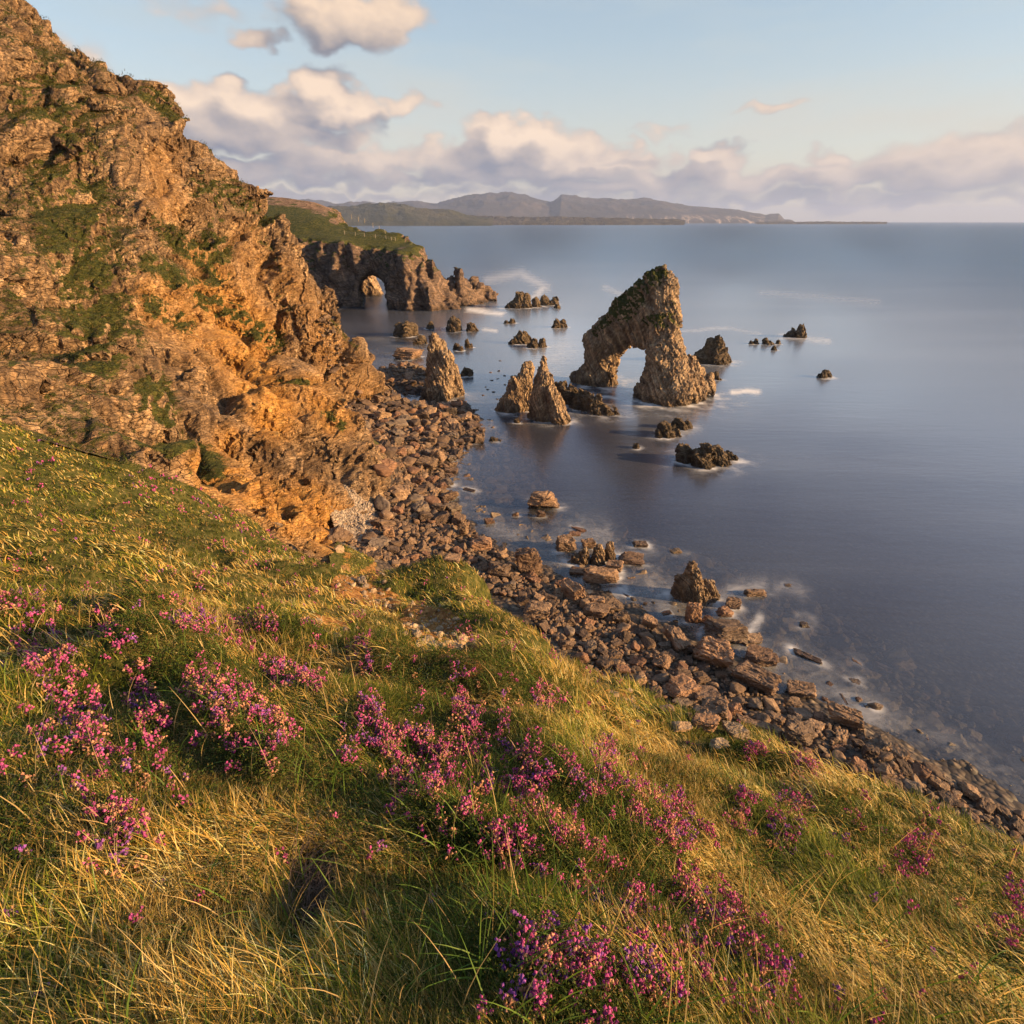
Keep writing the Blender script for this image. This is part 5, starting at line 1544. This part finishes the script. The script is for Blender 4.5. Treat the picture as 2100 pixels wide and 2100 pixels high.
# ------------------------------------------------------------------ grass and heather
def plant_material(name, rough=.6, transl=.35, spec=.25):
    m, t, out = material(name)
    c = t.attr('col', 'Color')
    p = t.new('ShaderNodeBsdfPrincipled')
    t.set(p.inputs['Base Color'], c); p.inputs['Roughness'].default_value = rough
    p.inputs['Specular IOR Level'].default_value = spec
    tl = t.new('ShaderNodeBsdfTranslucent'); t.set(tl.inputs[0], t.mix(1.0, c, (1.0, .95, .6), 'MULTIPLY'))
    mx = t.new('ShaderNodeMixShader'); mx.inputs[0].default_value = transl
    t.l.new(p.outputs[0], mx.inputs[1]); t.l.new(tl.outputs[0], mx.inputs[2]); t.l.new(mx.outputs[0], out.inputs[0])
    return m
M_grass = plant_material('grass_blade', .55, .40)
M_leaf = plant_material('heather_leaf', .7, .25, .15)
M_petal = plant_material('heather_petal', .6, .35, .2)
vg = np.random.default_rng(2024)

def slope_points(n, r0, r1, expo):
    """points on the slope, thinning with distance from the path"""
    u = vg.random(n)
    if expo == 0:
        r = r0 * (r1 / r0) ** u
    else:
        r = (r0 ** expo + u * (r1 ** expo - r0 ** expo)) ** (1 / expo)
    a = np.radians(vg.uniform(-68, 66, n))
    x, y = r * np.sin(a), r * np.cos(a) - .3
    z = ground_h(x, y)
    p = np.stack([x, y, z], 1)
    px, py, d = project(p)
    ok = (d > .3) & (px > -120) & (px < 2220) & (py < 2330) & (py > 700) & (z > 4.4) & ~(in_poly(x, y, CLIFF_EDGE) & (poly_dist(x, y, CLIFF_EDGE) > .8))
    return p[ok]

def blades(p, L, width, head, th0, th1, col, K=5):
    """curved tapering strips; head: direction angle, th0/th1: lean at root and tip"""
    n = len(p)
    s = np.linspace(0, 1, K + 1)
    th = th0[:, None] + (th1 - th0)[:, None] * s[None, :] ** 1.2
    hx, hy = np.cos(head), np.sin(head)
    st = (L / K)[:, None]
    dr, dz = np.sin(th) * st, np.cos(th) * st
    r = np.concatenate([np.zeros((n, 1)), np.cumsum(dr[:, 1:], 1)], 1)
    z = np.concatenate([np.zeros((n, 1)), np.cumsum(dz[:, 1:], 1)], 1)
    sw = (vg.normal(0, .12, n) * L)[:, None] * s[None, :] ** 2
    cx = p[:, 0:1] + hx[:, None] * r - hy[:, None] * sw
    cy = p[:, 1:2] + hy[:, None] * r + hx[:, None] * sw
    cz = p[:, 2:3] + z
    wv = np.array([1.0, .95, .8, .6, .38, .06] if K == 5 else np.linspace(1, .08, K + 1))
    tw = vg.uniform(-.9, .9, n) + head + np.pi / 2
    w = width[:, None] * wv[None, :] * .5
    ox, oy = np.cos(tw)[:, None] * w, np.sin(tw)[:, None] * w
    V = np.empty((n, K + 1, 2, 3), np.float32)
    V[:, :, 0, 0], V[:, :, 0, 1], V[:, :, 0, 2] = cx - ox, cy - oy, cz
    V[:, :, 1, 0], V[:, :, 1, 1], V[:, :, 1, 2] = cx + ox, cy + oy, cz
    b = (np.arange(n) * (K + 1) * 2)[:, None]
    k = np.arange(K)[None, :] * 2
    Fc = np.stack([b + k, b + k + 1, b + k + 3, b + k + 2], -1).reshape(-1, 4)
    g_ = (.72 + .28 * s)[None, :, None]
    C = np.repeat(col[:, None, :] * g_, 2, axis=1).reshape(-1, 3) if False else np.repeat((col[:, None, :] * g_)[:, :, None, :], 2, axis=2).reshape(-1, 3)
    return V.reshape(-1, 3), Fc, C

GREENS = np.array([[.085, .115, .010], [.13, .165, .015], [.20, .225, .022], [.055, .075, .010], [.25, .25, .035]])
STRAWS = np.array([[.52, .36, .10], [.68, .49, .17], [.38, .24, .06], [.56, .35, .08], [.34, .28, .06], [.76, .60, .27]])
def grass_batch(n, r0, r1, expo, Lm, w0, wk, dens_dark=.25):
    p = slope_points(n, r0, r1, expo)
    r = np.hypot(p[:, 0], p[:, 1])
    cl = noise3(np.stack([p[:, 0] / .5, p[:, 1] / .5, 0 * r + 3], 1) * np.clip(3 / (r + 1), .25, 1)[:, None])
    dry = zone(p, DRYZ, .7); grn = zone(p, GRNZ, .7); sh = zone(p, SHRUB, .5); ho = zone(p, HOLE, .5); ba = zone(p, BARE, .35)
    keep = (vg.random(len(p)) > .72 * sh) & (vg.random(len(p)) > .93 * ho) & (vg.random(len(p)) > .93 * ba)
    p, r, cl, dry, grn = p[keep], r[keep], cl[keep], dry[keep], grn[keep]
    n = len(p)
    low = fbm(np.stack([p[:, 0] / 1.7, p[:, 1] / 1.7, 0 * r + 9], 1), 3)
    prob = np.clip(.48 + .50 * dry - .42 * grn + .70 * low + .30 * cl, .05, .97)
    straw = vg.random(n) < prob
    col = np.where(straw[:, None], STRAWS[vg.integers(0, len(STRAWS), n)], GREENS[vg.integers(0, len(GREENS), n)])
    col = col * vg.uniform(.65, 1.3, (n, 1)) * np.clip(1 + .7 * cl, .35, 1.6)[:, None]
    head = 2.6 + 2.2 * low + 1.6 * cl + vg.normal(0, .75, n)
    L = Lm * vg.uniform(.55, 1.35, n) * (1 + .8 * cl) * (1 + .15 * dry)
    th0 = np.abs(vg.normal(.35, .30, n)); th1 = th0 + vg.uniform(.7, 2.5, n)
    return blades(p - np.array([0, 0, .01]), L, (w0 + wk * r) * vg.uniform(.6, 1.4, n), head, th0, th1, np.clip(col, .005, .9))
def merge(parts):
    V, Fc, C, off = [], [], [], 0
    for v, f, c in parts:
        V.append(v); Fc.append(f + off); C.append(c); off += len(v)
    return np.concatenate(V), np.concatenate(Fc), np.concatenate(C)
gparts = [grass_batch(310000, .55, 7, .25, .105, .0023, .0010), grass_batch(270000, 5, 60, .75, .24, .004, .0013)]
# long bright tufts and seed stalks that stand out of the sward
p = slope_points(26000, .7, 9, .3)
gn = zone(p, GRNZ, .6)
r = np.hypot(p[:, 0], p[:, 1])
cl = noise3(np.stack([p[:, 0] / .22, p[:, 1] / .22, 0 * r + 33], 1))
p = p[(vg.random(len(p)) < .05 + .5 * gn * (cl > .05))]
n_ = len(p)
gparts.append(blades(p, vg.uniform(.14, .27, n_), .004 + .0010 * np.hypot(p[:, 0], p[:, 1]), vg.uniform(0, 6.28, n_), np.abs(vg.normal(.3, .2, n_)), vg.uniform(.8, 1.9, n_), np.array([.12, .20, .028]) * vg.uniform(.7, 1.5, (n_, 1))))
p = slope_points(700, .9, 12, .3); n_ = len(p)
gparts.append(blades(p, vg.uniform(.2, .38, n_), .0025 + .0008 * np.hypot(p[:, 0], p[:, 1]), vg.uniform(0, 6.28, n_), np.abs(vg.normal(.1, .15, n_)), vg.uniform(.2, .9, n_), np.array([.58, .42, .20]) * vg.uniform(.7, 1.3, (n_, 1))))
V, Fc, C = merge(gparts)
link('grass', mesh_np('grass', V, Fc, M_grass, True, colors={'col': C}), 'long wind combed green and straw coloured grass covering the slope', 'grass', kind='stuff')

OCT = np.array([[1, 0, 0], [0, 1, 0], [-1, 0, 0], [0, -1, 0], [0, 0, 1.25], [0, 0, -1.0]], float)
OCF = np.array([[0, 1, 4], [1, 2, 4], [2, 3, 4], [3, 0, 4], [1, 0, 5], [2, 1, 5], [3, 2, 5], [0, 3, 5]])
def bells(p, rad, col):
    n = len(p)
    a = vg.uniform(0, 6.28, n); ca, sa = np.cos(a), np.sin(a)
    q = OCT[None] * rad[:, None, None]
    V = np.stack([q[:, :, 0] * ca[:, None] - q[:, :, 1] * sa[:, None], q[:, :, 0] * sa[:, None] + q[:, :, 1] * ca[:, None], q[:, :, 2]], -1)
    V = V + vg.normal(0, .12, V.shape) * rad[:, None, None] + p[:, None, :]
    Fc = (OCF[None] + (np.arange(n) * 6)[:, None, None]).reshape(-1, 3)
    return V.reshape(-1, 3), Fc, np.repeat(col, 6, 0)
def leaves(p, ln, wd, col):
    n = len(p)
    d = vg.normal(size=(n, 3)); d[:, 2] = np.abs(d[:, 2]) * .8 + .2; d /= np.linalg.norm(d, axis=1)[:, None]
    s = np.cross(d, vg.normal(size=(n, 3))); s /= np.linalg.norm(s, axis=1)[:, None]
    V = np.stack([p - s * wd[:, None], p + s * wd[:, None], p + d * ln[:, None]], 1)
    return V.reshape(-1, 3), np.arange(n * 3).reshape(-1, 3), np.repeat(col, 3, 0)
def sprigs(p, hgt, nl, lsz, flower, nb, bsz):
    n = len(p)
    hd_ = vg.uniform(0, 6.28, n); lean = np.abs(vg.normal(.35, .25, n))
    tip = np.stack([np.cos(hd_) * np.sin(lean), np.sin(hd_) * np.sin(lean), np.cos(lean)], 1) * hgt[:, None]
    s = vg.uniform(.1, 1, (n, nl))
    q = p[:, None, :] + tip[:, None, :] * s[..., None] + vg.normal(0, .009, (n, nl, 3)) * (1 + hgt[:, None, None] * 3)
    lc = np.array([[.030, .055, .010], [.055, .085, .014], [.085, .11, .02], [.13, .10, .035], [.04, .065, .018]])[vg.integers(0, 5, n * nl)] * vg.uniform(.7, 1.3, (n * nl, 1))
    lsz_ = np.repeat(lsz, nl)
    L = leaves(q.reshape(-1, 3), lsz_ * vg.uniform(.7, 1.4, n * nl), lsz_ * .22, lc)
    B = None
    if flower is not None and flower.any():
        m = flower
        k = nb
        s = vg.uniform(.55, 1.06, (m.sum(), k))
        q = p[m][:, None, :] + tip[m][:, None, :] * s[..., None] + vg.normal(0, 1, (m.sum(), k, 3)) * (bsz[m] * 1.5)[:, None, None]
        hue = vg.random(m.sum())
        f1 = fbm(np.stack([p[m, 0] / .6, p[m, 1] / .6, 0 * p[m, 0] + 70], 1), 2)
        base = np.where((hue + .5 * f1 < .66)[:, None], np.array([.50, .095, .31]), np.array([.31, .10, .42]))
        base = np.where((hue > .80)[:, None], np.array([.58, .30, .20]), base)
        bc = np.repeat(base, k, 0) * vg.uniform(.6, 1.35, (m.sum() * k, 1))
        dead = vg.random(len(bc)) < .14
        bc[dead] = np.array([.60, .36, .24]) * vg.uniform(.6, 1.1, (dead.sum(), 1))
        B = bells(q.reshape(-1, 3), np.repeat(bsz[m], k) * vg.uniform(.7, 1.3, m.sum() * k), np.clip(bc, 0, .9))
    return L, B
Lp, Bp = [], []
for n_c, r0, r1, ex, nl, nb, kf, ks in [(130000, .6, 7, .3, 18, 13, .78, .8), (130000, 6, 46, .7, 9, 5, .75, .6)]:
    p = slope_points(n_c, r0, r1, ex)
    r = np.hypot(p[:, 0], p[:, 1])
    he = zone(p, [(a, b, c, d, r_ * .85, w) for a, b, c, d, r_, w in HEATH], .5) * np.clip(1.15 - .035 * r, .45, 1); sh = zone(p, SHRUB, .5); ho = zone(p, HOLE, .4)
    cl = noise3(np.stack([p[:, 0], p[:, 1], 0 * r], 1) / np.clip(r * .06, .16, .8)[:, None] + 4)
    he = he * np.clip(.30 + 2.6 * cl, .0, 1.2) + .007
    rnd = vg.random(len(p))
    fl = rnd < he * kf * .40
    lf = (vg.random(len(p)) < (np.maximum(sh * .9, he * .65) * ks + .10) * (1 - ho)) | fl
    fl = fl[lf]; p = p[lf]; r = r[lf]
    h_ = vg.uniform(.045, .11, len(p)) * (1 + .03 * r)
    L, B = sprigs(p, h_, nl, .008 + .0022 * r, fl, nb, .0042 + .00115 * r)
    Lp.append(L)
    if B: Bp.append(B)
V, Fc, C = merge(Lp)
link('heather', mesh_np('heather', V, Fc, M_leaf, False, colors={'col': C}), 'low dark green heather foliage growing in mounds through the grass', 'heather', kind='stuff')
V, Fc, C = merge(Bp)
link('heather_flowers', mesh_np('heather_flowers', V, Fc, M_petal, False, colors={'col': C}), 'magenta and purple bell heather flowers scattered over the slope', 'heather flowers', kind='stuff')
# dead woody twigs in the hollow
p = slope_points(60000, .8, 2.2, .5)
p = p[zone(p, HOLE, .5) > .4][:900]
n_ = len(p)
V, Fc, C = blades(p, vg.uniform(.06, .22, n_), np.full(n_, .003), vg.uniform(0, 6.28, n_), vg.uniform(.6, 1.2, n_), vg.uniform(1.2, 2.0, n_), np.array([.16, .11, .085]) * vg.uniform(.4, 2.0, (n_, 1)))
link('twigs', mesh_np('twigs', V, Fc, M_leaf, True, colors={'col': C}), 'dead brown heather twigs in a dark hollow of the near slope', 'twigs', kind='stuff')

# tufts on the cliff ledges
px_, py_, dp_ = project(cliff_v)
w = (cliff_veg > .45) & (px_ > -100) & (cliff_n[:, 2] > .15)
idx = np.nonzero(w)[0]
idx = vg.choice(idx, min(len(idx), 26000), replace=False)
idx = np.repeat(idx, 3)
p = cliff_v[idx] + vg.normal(0, .18, (len(idx), 3))
n_ = len(p)
low = fbm(p / 5, 3)
col = np.where((vg.random(n_) < .35 + .5 * low)[:, None], np.array([.22, .16, .06]), np.array([.055, .075, .016])) * vg.uniform(.6, 1.4, (n_, 1))
V, Fc, C = blades(p, vg.uniform(.35, .95, n_), .03 + .0005 * dp_[idx], vg.normal(-.6, .8, n_), vg.uniform(.2, .8, n_), vg.uniform(1.2, 2.2, n_), col, K=3)
link('cliff_grass', mesh_np('cliff_grass', V, Fc, M_grass, True, colors={'col': C}), 'tufts of coarse grass clinging to the cliff ledges', 'grass', kind='stuff')

# stones in the bare gully and the pale rocks of the slope
p = slope_points(60000, 7, 30, 1)
p = p[vg.random(len(p)) < zone(p, BARE, .4) ** 2 * .30]
sc = np.clip(np.exp(vg.normal(-3.0, .6, len(p))), .02, .22)
scatter_mesh('gully_stones', p + np.array([0, 0, .01]), sc, TP, M_palestone, vg, 'loose ochre stones in the bare eroded gully')
for i_, (a, b, w, lab) in enumerate([(567, 1086, 28, 'white boulder lodged where the heather meets the orange cliff foot'), (694, 1131, 20, 'small white rock at the cliff foot nearest the pebbles'), (743, 1196, 26, 'upright whitish rock in the orange scar of the slope'), (895, 1337, 15, 'white stone at the upper lip of the bare gully'), (830, 1303, 16, 'pair of grey white stones on the rim of the gully'),
                                  (1012, 1350, 12, 'single white stone in the grass beside the dark heather mound'), (930, 1336, 26, 'orange flat stone across the floor of the gully'), (1290, 1418, 14, 'pale stone at the turf edge above the near beach'), (788, 1196, 14, 'tan stone right of the orange scar'), (1305, 1454, 14, 'tan stone sunk in the turf edge')]):
    p, kk = hit(a, b)
    s_ = w * kk / F * .55
    v, f = boulder_geo(1500 + i_, 'angular', 4, (s_, s_ * .8, s_ * .8))
    link('rock', mesh_np('rock', v, f, M_palestone, False, {'tone': np.zeros(len(v))}), lab, 'rock', loc=(p[0], p[1], p[2] + s_ * .25), rot=(.2, .1, i_))

# ------------------------------------------------------------------ wash round every rock that stands in the water
sea_o = bpy.data.objects['sea']
nv_ = len(sea_o.data.vertices)
fo_ = np.empty(nv_, np.float32); sea_o.data.attributes['foam'].data.foreach_get('value', fo_)
nm_ = np.nonzero((np.hypot(sv[:, 0], sv[:, 1]) < 380) & (depth_bed > -.3))[0]
pts_ = sv[nm_]
ring = np.zeros(len(nm_))
for o in COL.objects:
    if o.type != 'MESH' or o.parent or o.get('category') not in ('rock', 'sea stack', 'sea arch', 'boulder', 'stone') or o.location.z > 1.2:
        continue
    if o.location.z < .9 and float(base_h([o.location.x], [o.location.y])[0]) > .4:
        continue
    n_ = len(o.data.vertices)
    co = np.empty(n_ * 3, np.float32); o.data.vertices.foreach_get('co', co); co = co.reshape(-1, 3).astype(float)
    M = np.array(o.matrix_basis)
    co = co @ M[:3, :3].T + M[:3, 3]
    w_ = co[(np.abs(co[:, 2]) < .35)]
    if len(w_) < 4:
        continue
    if len(w_) > 260:
        w_ = w_[:: len(w_) // 260 + 1]
    ext = np.ptp(w_[:, :2], axis=0).max()
    reach = .40 + .15 * ext
    near_ = np.nonzero((np.abs(pts_[:, 0] - w_[:, 0].mean()) < ext / 2 + reach * 4) & (np.abs(pts_[:, 1] - w_[:, 1].mean()) < ext / 2 + reach * 4))[0]
    if len(near_) == 0:
        continue
    dd_ = np.sqrt(((pts_[near_][:, None, :2] - w_[None, :, :2]) ** 2).sum(-1)).min(1)
    ring[near_] = np.maximum(ring[near_], np.exp(-(dd_ / reach) ** 1.3) * .75 * min(1, .35 + ext / 3))
ring *= np.clip(.55 + 1.1 * fbm(pts_ / 3.5 + 12, 3), 0, 1.2)
fo_[nm_] = np.maximum(fo_[nm_], ring)
sea_o.data.attributes['foam'].data.foreach_set('value', fo_)
